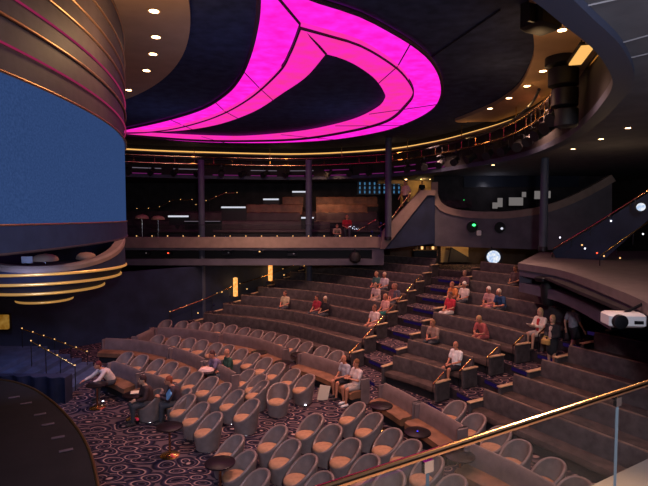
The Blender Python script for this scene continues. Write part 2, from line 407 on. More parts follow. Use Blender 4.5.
# ------------------------------------------------------------------ benches and banquettes
def bench_path(pts, z): return [(V(p.x, p.y, z), n) for p, n in pts]
BACK = [(0.02, .30), (.02, .80), (.035, .88), (.07, .91), (.11, .895), (.135, .84), (.17, .45), (.17, .30)]
SEAT = [(.12, .26), (.12, .42), (.20, .44), (.50, .44), (.57, .425), (.60, .38), (.60, .30), (.57, .26)]
BASE = [(.06, .0), (.06, .28), (.50, .28), (.50, .0)]
def arm(b, p, n, t, z, w=.11, mi=0):
    # rounded end panel; p back corner, n facing, t outward along the row
    an = math.atan2(n.y, n.x); c = p + n * .31 + t * w / 2
    b.box((c.x, c.y, z + .30), (.62, w, .60), an, mi, .03)
def make_bench(w, k, label, group, lit_end=None):
    pts = rowline(w, k, 3); L = sum((b_ - a_).length for a_, b_ in zip(rowline(w, k, 30), rowline(w, k, 30)[1:]))
    npan = max(3, round(L / .62)); st = 6; N = npan * st + 1
    line = with_normals(rowline(w, k, N)); z = zt(k)
    base = line[N // 2][0]; org = V(base.x, base.y, z)
    o = thing('theatre_bench', label, 'bench', org, 0, group)
    loc = [(V(p.x - org.x, p.y - org.y, 0), n) for p, n in line]
    mod = lambda i: (.72 if i % st == 0 else 1.0)
    b = MB(); b.sweep(loc, BACK, mod=mod); bk_ = b.build('backrest', M['bench'], o, angle=35)
    b = MB(); b.tube([p + n * .075 + V(0, 0, .905) for p, n in loc], .022, 6); b.build('lit_top_edge', M['piping'], bk_, angle=60)  # roll added in lighter brown for warm light caught along the top
    b = MB(); b.sweep(loc, SEAT, mod=lambda i: (.95 if i % st == 0 else 1.0)); b.build('seat', M['bench_seat'], o, angle=35)
    b = MB(); b.sweep(loc, BASE); b.build('plinth', M['bench_base'], o)
    for e in (0, N - 1):
        p, n = loc[e]; t = (loc[0][0] - loc[1][0]).normalized() if e == 0 else (loc[-1][0] - loc[-2][0]).normalized()
        b = MB(); arm(b, p, n, t, 0); a = b.build('end_panel', M['bench'], o, angle=35)
        an = math.atan2(n.y, n.x); c = p + n * .31 + t * .055
        b = MB(); b.box((c.x, c.y, .615), (.66, .14, .04), an, bev=.012); b.build('arm_cap', M['tan_cap'], a)
        if lit_end == e or lit_end == 'both':
            b = MB(); c2 = p + n * .36 + t * .125; b.box((c2.x, c2.y, .13), (.5, .02, .10), an); b.build('foot_light', M['purple'], a)
            b = MB(); c3 = p + n * .60 + t * .10; b.ellipsoid((c3.x, c3.y, .28), .028, .028, .028, 8, 6); b.build('marker_lamp', M['white_dot'], a)
    return o
for k in range(NT):
    make_bench('L', k, 'long curved charcoal bench, ' + ORD[k] + ' row up in the far wedge', 'curved benches of the far wedge', lit_end=-1)
    make_bench('M', k, 'short charcoal bench between the two aisles, ' + ORD[k] + ' row up', 'benches between the aisles', lit_end=-1)
    if k < 7: make_bench('R', k, 'straight charcoal bench of the near wedge, ' + ORD[k] + ' row up', 'benches of the near wedge')
# fix: the lit ends are the aisle ends (last station)
def aisle_lamps():
    pass

BQ_BACK = [(-.02, .10), (-.02, .70), (.0, .80), (.04, .85), (.10, .85), (.14, .80), (.17, .62), (.20, .42), (.20, .10)]
BQ_SEAT = [(.15, .24), (.15, .43), (.25, .46), (.55, .45), (.62, .41), (.62, .26), (.58, .24)]
BQ_BASE = [(.06, 0), (.06, .26), (.52, .26), (.52, 0)]
def banquette(pxs, label, group='mauve banquettes on the flat floor', bow=.03):
    P = [W(x, y, .85) for x, y in pxs]; P = [V(p.x, p.y, 0) for p in P]
    if len(P) == 2:
        d = P[1] - P[0]; nn = V(-d.y, d.x, 0).normalized()
        if nn.x > 0: nn = -nn
        P = [P[0], (P[0] + P[1]) / 2 - nn * bow * d.length, P[1]]
    pts = resample(smooth_curve(P, 10), 17); line = with_normals(pts)
    org = V(pts[8].x, pts[8].y, 0); o = thing('banquette', label, 'banquette', org, 0, group)
    loc = [(p - org, n) for p, n in line]
    b = MB(); b.sweep(loc, BQ_BACK); bk = b.build('backrest', M['banq'], o, angle=40)
    b = MB(); b.tube([p + n * .07 + V(0, 0, .842) for p, n in loc], .030, 8); b.build('top_roll', M['tub_rim'], bk, angle=60)
    b = MB(); b.sweep(loc, BQ_SEAT); b.build('seat', M['banq_seat'], o, angle=40)
    b = MB(); b.sweep(loc, BQ_BASE); b.build('plinth', M['bench_base'], o)
    for e in (0, 16):
        p, n = loc[e]; t = (loc[0][0] - loc[1][0]).normalized() if e == 0 else (loc[-1][0] - loc[-2][0]).normalized()
        an = math.atan2(n.y, n.x); c = p + n * .12 + t * .03
        b = MB(); b.box((c.x, c.y, .43), (.30, .07, .84), an, bev=.03); b.build('end_panel', M['banq'], o, angle=40)
    return o
banquette([(138, 336), (155, 327.5)], 'short mauve banquette at the far dark end of the rear line')
banquette([(159, 327), (192, 329), (222, 333.5)], 'long curved mauve banquette beside the slate column')
banquette([(225, 332.5), (258, 338), (288, 348)], 'long curved mauve banquette in the middle of the rear line')
banquette([(304, 352), (338, 362), (368, 377)], 'mauve banquette where the couple in white shirts sit')
banquette([(107, 338), (140, 340), (172, 346)], 'longest plain mauve banquette above the person in the white cardigan')
banquette([(176, 347), (207, 359)], 'mauve banquette just beyond the couple with the pink cloth')
banquette([(211, 360), (238, 373)], 'banquette the couple with the pink cloth sit on')
banquette([(115, 361), (143, 371)], 'banquette under the person in the white cardigan')
banquette([(148, 372.5), (176, 382)], 'short blue-grey banquette behind the person with a magazine')
banquette([(387, 383), (420, 400)], 'mauve banquette by the foot of the first aisle', bow=.02)
banquette([(424, 402), (466, 426)], 'mauve banquette crossed by the copper handrail', bow=.02)
banquette([(474, 443), (520, 464), (575, 494)], 'grey banquette seen through the near glass balustrade')

# ------------------------------------------------------------------ tables
def make_table(label):
    t = thing('pedestal_table', label, 'table')
    b = MB(); b.lathe([(0, .68), (.29, .68), (.31, .69), (.31, .712), (.295, .72), (0, .72)], n=32); b.build('table_top', M['black_gloss'], t)
    b = MB(); b.lathe([(.03, .04), (.028, .3), (.03, .62), (.08, .68)], n=16); b.build('stem', M['copper'], t)
    b = MB(); b.lathe([(.23, 0), (.235, .012), (.20, .03), (.06, .05), (.03, .06)], n=28); b.build('base', M['brass'], t)
    return t
tb0 = make_table('t'); TB = [(220, 462, 'black round pedestal table in front of the three bottom chairs'), (169.5, 426, 'black round pedestal table on a brass base alone on the carpet'),
    (381, 405, 'black round table before the banquette at the aisle foot'), (417.5, 431.5, 'black round table with a blue glint before the near banquette'),
    (299, 354, 'small black table in the gap between two rear banquettes'), (283, 362, 'small black table before the middle rear banquette'), (259, 352, 'small black table behind the second row tubs'),
    (97, 384, 'dark round table the person in the cardigan leans on'), (134, 394, 'dark round table with papers before the front banquettes'), (206, 371, 'dark round table holding the pink cloth'),
    (460, 455, 'dark round table before the banquette behind the glass')]
for i, (x, y, l) in enumerate(TB):
    p = W(x, y, .72)
    if i == 0: o = tb0; o.location = (p.x, p.y, 0); o['label'] = l; o['group'] = 'black round cocktail tables'
    else: o = dup(tb0, (p.x, p.y, 0), 0, l, 'black round cocktail tables')
def lamp_puck(px, py, mat, label):
    p = W(px, py, .74); t = thing('table_lamp_puck', label, 'lamp', (p.x, p.y, .721))
    b = MB(); b.lathe([(.03, 0), (.03, .015), (.022, .02), (0, .02)], n=14); b.build('housing', M['dark_metal'], t)
    b = MB(); b.ellipsoid((0, 0, .026), .02, .02, .014, 10, 6); b.build('lens', mat, t)
lamp_puck(417.5, 431.5, M['blue_dot'], 'tiny blue lamp on the black table by the near banquette')
def add_floor_glint(px, py, label):  # glowing dots in place of chrome reflections from table bases
    p = W(px, py, .06); t = thing('floor_glint', label, 'light', (p.x, p.y, 0))
    b = MB(); b.lathe([(.05, 0), (.05, .03), (.035, .05)], n=14); b.build('housing', M['dark_metal'], t)
    b = MB(); b.ellipsoid((0, 0, .055), .034, .034, .026, 10, 6); b.build('lens', M['white_dot'], t)
add_floor_glint(305.5, 405, 'small white glint on the carpet near the couple'); add_floor_glint(103, 401, 'small white glint below the person in the cardigan')
add_floor_glint(133, 413, 'small white glint in front of the dark papers table')
# cloth, menu, papers
p = W(206, 370, .73); b = MB()
pts = [(-.24, -.1), (-.1, -.2), (.16, -.18), (.27, -.02), (.2, .16), (-.05, .19), (-.22, .08)]
P = [(a, c_, 0) for a, c_ in pts] + [(a * .85, c_ * .85, .06 + .02 * (i % 2)) for i, (a, c_) in enumerate(pts)] + [(0, 0, .10)]
n_ = len(pts); b.add(P, [tuple(range(n_ - 1, -1, -1))] + [(i, (i + 1) % n_, n_ + (i + 1) % n_, n_ + i) for i in range(n_)] + [(n_ + i, n_ + (i + 1) % n_, 2 * n_) for i in range(n_)])
tag(b.build('folded_cloth', M['pinkcloth'], loc=(p.x, p.y, .722)), 'pale pink cloth bundled on a table by the seated couple', 'cloth')
p = W(322, 400, 0.0); b = MB(); b.prism([(-.17, 0), (.17, -.05), (.17, -.02), (-.17, .03)], 0.0, .46)
o = tag(b.build('menu_card', M['paper'], loc=(p.x, p.y, 0)), 'large cream card standing on the carpet beside the couple', 'card'); o.rotation_euler = (0, .25, .5)
p = W(137, 392, .73); b = MB(); b.box((0, 0, .008), (.34, .24, .012), .3); tag(b.build('magazine', M['paper'], loc=(p.x, p.y, .722)), 'open white magazine on the dark table near the front banquettes', 'magazine')

# ------------------------------------------------------------------ stage, stairs, far wall
edge = smooth_curve([W(x, y, .9) for x, y in ((-60, 374), (0, 379), (28, 386), (47, 397), (63, 411), (80, 432), (91, 455), (99, 490), (104, 520), (106, 570))], 6)
C0 = V(-18, 3, 0)
b = MB(); poly = [(p.x, p.y) for p in edge] + [(-3.2, 4.0), (-14, 0), (-24, 4), (-22, 14)]
b.prism(poly[::-1], .0, .88); struct('floor_stage', b, M['stage_top'], angle=25)
t = thing('stage_nosing', 'gilded rounded nosing round the dark stage edge', 'nosing', (0, 0, 0))
b = MB(); b.tube([p + V(0, 0, -.02) for p in edge], .035, 8); b.build('nosing_bar', M['stage_edge'], t, angle=60)
for i, (x, y) in enumerate(((14, 397), (26, 403), (40, 414), (48, 424), (58, 437), (66, 450))):
    p = W(x, y, .9); b = MB(); b.box((0, 0, .012), (.26, .10, .02), .5, bev=.006); o = b.build('floor_tape_mark', M['screen_frame'], loc=(p.x, p.y, .882)); tag(o, 'pale tape mark on the dark stage, ' + ORD[i] + ' from the far side', 'mark', 'tape marks on the stage')
# stair from stage level down to the house floor
b = MB(); ns = 6
for i in range(ns):
    x1 = -8.2 - .42 * i; b.box((x1 - 3.0, 16.9, (.15 * (i + 1)) / 2), (6.0, 3.0, .15 * (i + 1)))
struct('floor_stair', b, M['blue_tread'], smooth=False)
b = MB(); fl = []
for i in range(61):
    x = -7.9 - 5.5 * i / 60; fl.append(V(x, 15.0 + .35 * math.sin(i / 60 * 2.2) + .07 * math.sin(i * 1.05), 0))
b.wallstrip(fl, [p + V(0, 0, .78 + .016 * max(0, 60 * 0)) for p in fl]); b.strip_solid(fl, [V(p.x, 15.45, 0) for p in fl], 0, .8)
tag(b.build('pleated_wall', M['blue_wall'], angle=50), kind='structure')
def handrail(pts, label, posts, zdrop, mat=None, name='handrail', r=.022, dots=0):
    t = thing(name, label, 'handrail', pts[0]); o0 = Vector(pts[0]); L = [Vector(p) - o0 for p in pts]
    b = MB(); b.tube(L, r, 8); b.build('top_rail', mat or M['brass'], t, angle=60)
    R_ = resample(L, posts)
    for q in R_:
        b = MB(); b.tube([q, q - V(0, 0, zdrop)], .014, 6); b.build('post', M['dark_metal'], t, angle=60)
    if dots:
        for q in resample(L, dots):
            b = MB(); b.ellipsoid(q + V(0, 0, .03), .024, .024, .02, 8, 4); b.build('lamp', M['amber_dot'], t)
    return t
handrail([WY(22, 329, 18.2), WY(55, 340, 18.1), WY(87, 352, 18.0)], 'brass stair rail with amber lamps, far side of the blue stair', 5, .85, dots=7)
handrail([WY(31, 341.5, 15.7), WY(52, 353, 15.6), WY(75, 366, 15.5)], 'brass stair rail with amber lamps, near side of the blue stair', 4, .8, dots=6)
t = thing('wall_lantern', 'amber square lantern low on the dark wall by the stage', 'lamp', WY(3, 322, 19.0))
b = MB(); b.box((0, 0, 0), (.42, .14, .55), bev=.02); b.build('shade', M['dim_lantern'], t); b = MB(); b.box((0, .1, 0), (.5, .06, .65)); b.build('back_plate', M['dark_metal'], t)

# far side wall along the aisle, with sconces
wl = lambda s: V(-7.3 + s, 25.3 + s, 0)
b = MB(); b.strip_solid([wl(-9), wl(7.5)], [wl(-9) + V(-.2, .2, 0), wl(7.5) + V(-.2, .2, 0)], 0, 3.12); struct('wall_left', b, M['navy_wall'], smooth=False)
b = MB(); b.box((4, 34.2, 4.2), (46, .3, 9)); struct('wall_back', b, M['dark_wall'], smooth=False)
b = MB(); b.box((19.5, 15, 4.2), (.3, 40, 9)); struct('wall_right', b, M['dark_wall'], smooth=False)
b = MB(); b.box((-20, 15, 4.2), (.3, 42, 9.2)); struct('wall_stage', b, M['dark_wall'], smooth=False)
def wall_at(px):
    k = (px - 324) / F; s = (k * 25.3 / CP * CP + 7.3) / (1 - k); return s
for i, (px, yt, yb) in enumerate(((234, 277.5, 296.5), (269, 263.5, 281), (304.5, 261, 267.5))):
    d = ray(px, 280); k = d.x / d.y; s = (k * 25.3 + 7.3) / (1 - k); q = wl(s) + V(.09, -.09, 0)
    zt_, zb_ = WY(px, yt, q.y).z, WY(px, yb, q.y).z
    if i == 2: zt_ = zb_ + .95
    t = thing('wall_sconce', ('amber tube sconce nearest the slate column', 'amber tube sconce in the middle of the far wall', 'amber tube sconce half hidden under the balcony')[i], 'wall light', (q.x, q.y, (zt_ + zb_) / 2), PI / 4, 'amber tube sconces on the far wall')
    h = (zt_ - zb_) / 2
    b = MB(); b.lathe([(.05, -h), (.125, -h + .03), (.125, h - .03), (.05, h)], n=16); b.build('glass_tube', M['sconce'], t)
    b = MB(); b.box((0, .12, 0), (.2, .05, h * 2.0)); b.build('back_plate', M['dark_metal'], t)
    l = bpy.data.lights.new('sconce glow', 'POINT'); l.energy = 14; l.color = (1, .5, .15); l.shadow_soft_size = .15
    lo = bpy.data.objects.new('sconce glow', l); COL.objects.link(lo); lo.location = (q.x + .5, q.y - .5, (zt_ + zb_) / 2)
def wall_pt(px, py, off=.25):
    d = ray(px, py); k = d.x / d.y; s = (k * 25.3 + 7.3) / (1 - k); q = wl(s) + V(off, -off, 0); return WY(px, py, q.y)
handrail([wall_pt(170, 312), wall_pt(205, 299), wall_pt(231, 287)], 'brass handrail on the far wall below the first sconce', 4, .7, dots=5)
handrail([wall_pt(240, 284), wall_pt(268, 275), wall_pt(302, 262)], 'brass handrail on the far wall between the sconces', 4, .7, dots=4)
for i, (px, py) in enumerate(((198, 313), (214, 305), (222, 292), (230, 296), (247, 289), (267, 282), (284, 275), (301, 268))):
    q = wall_pt(px, py, .35); t = thing('aisle_marker_lamp', 'tiny violet aisle lamp under the far wall, ' + ORD[i] + ' from the stage end', 'light', q, 0, 'violet aisle lamps along the far wall')
    b = MB(); b.ellipsoid((0, 0, 0), .035, .035, .035, 8, 6); b.build('lens', M['purple'] if i % 2 else M['amber_dot'], t)
    b = MB(); b.box((-.02, .05, -.02), (.07, .07, .07), PI / 4); b.build('housing', M['dark_metal'], t)

# step lights across the two aisles and small grab rails at the row ends
for k in range(NT):
    for nm, a, c in (('first', lwR(k - .88), mwL(k - .88)), ('second', mwR(k - .88), rwL(k - .88))):
        if nm == 'second' and k > 6: continue
        d = (c - a); n_ = V(-d.y, d.x, 0).normalized()
        if n_.x > 0: n_ = -n_
        m_ = (a + c) / 2 + n_ * .012
        b = MB(); b.box((0, 0, 0), (d.length * .62, .02, .11), math.atan2(d.y, d.x)); o = b.build('step_light', M['purple'], loc=(m_.x, m_.y, max(.07, zt(k) - .09)))
        tag(o, 'violet light strip on the ' + ORD[k] + ' step up the ' + nm + ' aisle', 'step light', 'violet step lights in the aisles')
for k in range(7):
    for nm, e, p in (('first', 'L', lwR(k)), ('second', 'M', mwR(k))):
        ln = with_normals(rowline(e, k, 12)); q, n_ = ln[-1]; tt = (ln[-1][0] - ln[-2][0]).normalized()
        z = zt(k); A_ = q + n_ * .78 + tt * .10 + V(0, 0, z + .62); B_ = q + n_ * .30 + tt * .10 + V(0, 0, z + .90)
        t = thing('grab_rail', 'short brass grab rail at the end of the ' + ORD[k] + ' row on the ' + nm + ' aisle', 'handrail', q + n_ * .78 + tt * .10 + V(0, 0, z), 0, 'brass grab rails at the row ends')
        o0 = t.location
        b = MB(); b.tube([A_ - o0, B_ - o0], .024, 8); b.build('rail_bar', M['brass'], t, angle=60)
        b = MB(); b.tube([A_ - o0, A_ - o0 - V(0, 0, .62)], .014, 6); b.build('post', M['dark_metal'], t)

# ------------------------------------------------------------------ ceiling: dome, bulkhead, soffits
ZD = H + 4.0; ZL = H + 2.3
lip = [W(x, y, ZL) for x, y in ((545, 0), (566, 18), (594, 42), (610, 66), (612, 82), (602, 99), (585, 119), (560, 139), (520, 155), (470, 165), (430, 171), (380, 175.5), (300, 178), (210, 177), (128, 175))]
lip += [V(-15.5, 24.5, ZL), V(-18.5, 17, ZL), V(-18.5, 8, ZL), V(-14, 1, ZL), V(-6, .2, ZL), V(-1, 2.2, ZL)]
ring = smooth_curve(lip + [lip[0]], 8)[:-1]
b = MB(); b.box((0, 14, ZD + .1), (44, 44, .2)); struct('ceiling', b, M['dome'], smooth=False)
cen = V(-5, 13, 0)
def grow(ps, d, z):
    out = []; n = len(ps)
    for i in range(n):
        t = ps[(i + 1) % n] - ps[i - 1]; nn = V(t.y, -t.x, 0).normalized()
        if nn.dot(V(ps[i].x, ps[i].y, 0) - cen) < 0: nn = -nn
        q = ps[i] + nn * d; out.append(V(q.x, q.y, z))
    return out
cl = lambda ps: ps + [ps[0]]
b = MB(); b.strip_solid(cl(grow(ring, 0.05, 0)), cl(grow(ring, .35, 0)), ZL + .02, ZD); struct('wall_bulkhead', b, M['bulkhead'])
b = MB()
far = []
for p in ring:
    d = V(p.x, p.y, 0) - cen; d.normalize(); far.append(V(p.x, p.y, 0) + d * 24)
b.strip_solid(cl([V(p.x, p.y, 0) for p in grow(ring, .2, 0)]), cl(far), ZL, ZL + .15); struct('ceiling_low', b, M['low_ceiling'])
b = MB(); b.strip_solid(cl(grow(ring, 0.0, 0)), cl(grow(ring, .30, 0)), ZL - .10, ZL + .08); struct('trim_1', b, M['lip'])
# thin seams of the low ceiling
for (x0, y0, x1, y1) in ((620, 43, 652, 34), (624, 59, 652, 52.5), (575, 8, 652, -9)):
    b = MB(); b.tube([W(x0, y0, ZL - .005), W(x1, y1, ZL - .005)], .012, 4); struct('ceiling_seam', b, M['seam_grey'])
# gold cove near the top of the bulkhead
RN = len(ring)
vis = [i for i in range(RN)]
b = MB(); b.tube(grow(ring, -.02, ZD - .30), .045, 6, closed=True); struct('trim_2', b, M['cove'])
b = MB(); b.strip_solid(cl(grow(ring, -.25, 0)), cl(grow(ring, .06, 0)), ZD - .42, ZD - .36); struct('trim_3', b, M['beige_cap'])
# violet and pale strips on the lower bulkhead (far side only)
def part_of_ring(x0, x1):
    return [i for i in range(RN) if ring[i].y > 14 and x0 <= ring[i].x <= x1]
idx = sorted(part_of_ring(-11, 6.0), key=lambda i: ring[i].x)
rin = grow(ring, -.03, 0)
for j, (zz, mt) in enumerate(((ZL + .12, 'violet_strip'), (ZL + .42, 'pale_strip'))):
    seg = resample([V(rin[i].x, rin[i].y, zz) for i in idx], 91)
    for q in range(9):
        if q in (2, 6) and j == 1: continue
        b = MB(); b.tube(seg[q * 10 + 1:q * 10 + 9], .022, 6); o = b.build('bulkhead_strip_light', M[mt if not (j and q > 4) else 'violet_strip'])
        tag(o, ('violet' if j == 0 else 'pale') + ' light strip on the bulkhead, ' + ORD[q] + ' from the screen', 'strip light', 'light strips on the bulkhead')
# lighting truss hung inside the ring
t = thing('lighting_truss', 'curved dark truss of gilt pipes hung under the dome edge', 'truss')
idt = [i for i in range(RN) if ring[i].y > 12.5 and ring[i].x > -12]
idt.sort(key=lambda i: i)
for d, z, nm, mt in ((-.5, ZD - .62, 'upper_chord', 'copper'), (-.95, ZD - .78, 'inner_chord', 'dark_metal'), (-.5, ZD - 1.02, 'lower_chord', 'copper')):
    g = grow(ring, d, z); b = MB(); b.tube([g[i] for i in idt], .04, 6); b.build(nm, M[mt], t, angle=60)
gu, gl, gi = grow(ring, -.5, ZD - .62), grow(ring, -.5, ZD - 1.02), grow(ring, -.95, ZD - .78)
rs = lambda g, n: resample([g[i] for i in idt], n)
U, Lw, I_ = rs(gu, 60), rs(gl, 60), rs(gi, 60)
for i in range(0, 60, 1):
    b = MB(); b.tube([U[i], Lw[i]], .018, 5); b.build('strut', M['brass'] if i % 2 == 0 else M['dark_metal'], t)
for i in range(2, 60, 8):
    b = MB(); b.tube([U[i], V(U[i].x, U[i].y, ZD)], .02, 5); b.build('hanger', M['brass'], t)
def make_fixture(label):
    t = thing('stage_spotlight', label, 'spotlight')
    b = MB(); b.tube([(-.17, 0, -.30), (-.17, 0, -.02), (0, 0, 0.02), (.17, 0, -.02), (.17, 0, -.30)], .018, 6); b.build('yoke', M['dark_metal'], t)
    b = MB(); b.lathe([(.09, -.22), (.14, -.18), (.145, .05), (.17, .10), (.17, .30), (.15, .30)], n=16)
    o = b.build('housing', M['black'], t); o.location = (0, 0, -.36); o.rotation_euler = (math.radians(115), 0, 0)
    b = MB(); b.lathe([(0, .285), (.15, .29), (.0, .295)], n=16); l = b.build('lens', M['dark_lens'], o)
    b = MB(); b.box((0, 0, .02), (.07, .07, .12)); b.build('clamp', M['dark_metal'], t)
    return t
fx0 = make_fixture('f'); NF = 26
for i, q in enumerate(rs(gl, NF)):
    p = q + V(0, 0, -.10); a = math.atan2(p.y - 8, p.x + 8) - PI / 2 + random.uniform(-.5, .5)
    l = 'black stage spotlight on the curved truss, number ' + str(i + 1) + ' from the screen end'
    l = 'black stage spotlight on the curved truss, ' + (ORD[i] + ' from the screen end' if i < 13 else ORD[NF - 1 - i] + ' from the near end')
    if i == 0: fx0.location = p; fx0.rotation_euler = (0, 0, a); fx0['label'] = l; fx0['group'] = 'stage spotlights on the curved truss'
    else: dup(fx0, p, a, l, 'stage spotlights on the curved truss')
# left soffit round the screen and right soffit
LC = V(-16.6, 6.36, 0)
def circ(r, a): return V(LC.x + r * math.cos(a), LC.y + r * math.sin(a), 0)
AR = [math.radians(-85 + 160 * i / 100) for i in range(101)]
b = MB(); b.strip_solid([circ(12.9, a) for a in AR], [circ(14.45, a) for a in AR], ZD - .12, ZD + .05); struct('ceiling_soffit', b, M['soffit'])
so = smooth_curve([W(x, y, ZD - .1) for x, y in ((520, -40), (529, 0), (533, 30), (533, 58), (521, 84), (505, 98), (487, 108), (455, 121))], 6)
so_out = [grow(ring, .02, 0)[min(range(RN), key=lambda i: ((V(ring[i].x, ring[i].y, 0) - V(p.x, p.y, 0)).length))] for p in so]
so_out[-1] = V(so[-1].x + .2, so[-1].y + .25, 0)
b = MB(); b.strip_solid([V(p.x, p.y, 0) for p in so], so_out, ZD - .12, ZD + .05); struct('ceiling_soffit', b, M['soffit'])
def make_dl(label, r=.13):
    t = thing('downlight', label, 'downlight')
    b = MB(); b.lathe([(r * .8, -.004), (r * 1.25, -.012), (r * 1.25, 0.0), (r * .8, 0.0)], n=20); b.build('trim_ring', M['tan_cap'], t)
    b = MB(); b.lathe([(0, -.012), (r * .85, -.008), (r * .85, -.002)], n=18); b.build('lens', M['downlight'], t)
    return t
dl0 = make_dl('d', .105)
DL = [(154, 11, ZD - .12, 'nearest on the tan soffit round the screen'), (156, 37, ZD - .12, 'second on the tan soffit round the screen'), (153, 54, ZD - .12, 'third on the tan soffit round the screen'),
      (146.5, 70.5, ZD - .12, 'fourth on the tan soffit round the screen'), (128.5, 90, ZD - .12, 'beside the curved screen edge on the tan soffit'),
      (562, 30, ZD - .12, 'above the hanging black speaker stack'), (543, 71, ZD - .12, 'second along the far tan soffit'), (527, 86, ZD - .12, 'third along the far tan soffit'),
      (509, 98, ZD - .12, 'fourth along the far tan soffit'), (490, 108.5, ZD - .12, 'smallest at the tip of the far tan soffit'),
      (628, 128, ZL, 'nearest on the grey low ceiling'), (601, 139, ZL, 'second on the grey low ceiling'), (573, 149, ZL, 'third on the grey low ceiling'),
      (493, 165, ZL, 'on the low ceiling above the booth window'), (467, 168.5, ZL, 'small on the low ceiling by the booth corner'), (442, 171, ZL, 'bright over the top of the balcony stair')]
for i, (x, y, z, l) in enumerate(DL):
    p = W(x, y, z - .004); l = 'round glowing warm downlight, ' + l
    if i == 0: dl0.location = p; dl0['label'] = l; dl0['group'] = 'warm ceiling downlights'
    else:
        o = dup(dl0, p, 0, l, 'warm ceiling downlights')
        if i > 9: o.scale = (.75, .75, .75)

# pink illuminated leaf on the dome
oR = [(258, -28), (285, -12), (313, 0), (359, 15), (392, 32), (416, 47), (432, 62), (441, 80), (441, 97), (432, 110), (410, 122), (380, 132), (330, 140), (270, 143), (200, 142), (150, 138), (118, 134)]
mR = [(301, 25), (330, 33), (359, 42), (385, 57), (403, 72), (413, 90), (406, 103), (386, 120), (350, 130), (300, 138), (249, 140), (200, 139.5), (150, 136), (118, 133.2)]
iR = [(326, 54), (343, 59), (359, 67), (375, 79), (384, 92), (385, 100), (376, 110), (349, 122), (303, 132), (249, 137), (216, 137), (170, 135), (118, 132.6)]
oL = [(258, -28), (259, 0), (257, 25), (250, 55), (240, 78), (225, 95), (200, 110), (160, 122), (118, 131)]
mL = [(301, 25), (291, 50), (279, 70), (249, 97), (216, 115), (180, 126), (150, 130.5), (118, 132.0)]
iL = [(326, 54), (306, 77), (283, 93), (253, 112), (216, 125), (175, 131), (118, 132.5)]
zo, zi = ZD - .10, ZD - .16
t = thing('ceiling_light_feature', 'huge glowing magenta leaf shaped light on the dark dome', 'ceiling light')
def band(name, A, B, z, mat, shrink=0.0):
    A = resample(smooth_curve([W(x, y, z) for x, y in A], 6), 64); B = resample(smooth_curve([W(x, y, z) for x, y in B], 6), 64)
    if shrink: A, B = [a.lerp(b_, shrink) for a, b_ in zip(A, B)], [b_.lerp(a, shrink * .5) for a, b_ in zip(A, B)]
    b = MB(); b.strip_solid(A, B, z, z + .07); o = b.build(name, mat, t, angle=30); return A, B, o
for nm, oo, mm, ii in (('near', oR, mR, iR), ('far', oL, mL, iL)):
    A, B, ob = band('outer_panel', oo, mm, zo, M['pink'])
    A2, B2, ib = band('inner_panel', mm, ii, zi, M['pink_inner'], .0)
    b = MB(); b.strip_solid([p for p in B], [p.lerp(q, .045) for p, q in zip(B, A)], zo - .1, zo + .09); b.build('shadow_gap', M['seam'], t)
    b = MB(); b.tube([V(p.x, p.y, zo + .02) for p in A], .05, 6); b.build('edge_trim', M['seam'], t)
    for f in ((9, 22, 30, 40, 52) if nm == 'near' else (20, 34, 48)):
        b = MB(); b.tube([V(*A[f][:2], zo - .004), V(*B[f][:2], zo - .004)], .018, 4); b.build('panel_seam', M['seam'], ob)
        b = MB(); b.tube([V(*A2[f][:2], zi - .004), V(*B2[f][:2], zi - .004)], .016, 4); b.build('panel_seam', M['seam'], ib)
b = MB(); b.tube([W(255, -30, zo - .02), W(301, 25, zo - .02), W(326, 54, zi - .02)], .03, 5); b.build('centre_seam', M['seam'], t)
b = MB(); b.tube([W(383, 91, ZD - .02), W(413, 70, ZD - .02), W(500, 10, ZD - .02)], .02, 4); tag(b.build('ceiling_cable', M['black']), 'thin dark cable crossing the dome beside the magenta light', 'cable')
# ------------------------------------------------------------------ curved screen
t = thing('curved_screen', 'giant curved blue screen with gilt and magenta bands above the stage', 'screen', LC)
SA = [math.radians(-85 + 135 * i / 110) for i in range(111)]
RS = 13.1; T11 = 11.15
def zpx(dy): return H + dy * T11 / 500
def cyl_band(name, r0, r1, z0, z1, mat):
    b = MB(); b.strip_solid([V(r0 * math.cos(a), r0 * math.sin(a), 0) for a in SA], [V(r1 * math.cos(a), r1 * math.sin(a), 0) for a in SA], z0, z1); return b.build(name, mat, t, angle=30)
def ring_trim(name, z, r, mat, rad):
    b = MB(); b.tube([V(rad * math.cos(a), rad * math.sin(a), z) for a in SA], r, 8); return b.build(name, mat, t, angle=60)
zb0, zs0, zs1 = zpx(-18.5), zpx(-4), zpx(71)
cyl_band('lower_rim', RS - .35, RS + .02, zb0, zs0, M['screen_rim'])
cyl_band('display', RS - .3, RS, zs0, zs1, M['screen'])
bands = [71, 85, 99, 110, 123, 135, 150, 171]
offs = [.0, .03, .06, .09, .12, .15, .18, .21]
for i in range(len(bands) - 1):
    cyl_band('frame_panel', RS - .3, RS + .005 * i, zpx(bands[i]), zpx(bands[i + 1]), M['screen_frame'])
cyl_band('frame_panel', RS - .3, RS + .03, zpx(171), ZD - .05, M['screen_frame'])
for i, bnd in enumerate(bands):
    ring_trim('neon_band' if i in (1, 3) else 'gilt_band', zpx(bnd),    .014 if i in (1, 3) else .020, M['neon'] if i in (1, 3) else M['goldband'], RS + .03)
ring_trim('gilt_band', zs0 - .0, .012, M['goldband'], RS + .02); ring_trim('gilt_band', zb0, .016, M['screen_frame'], RS + .02)

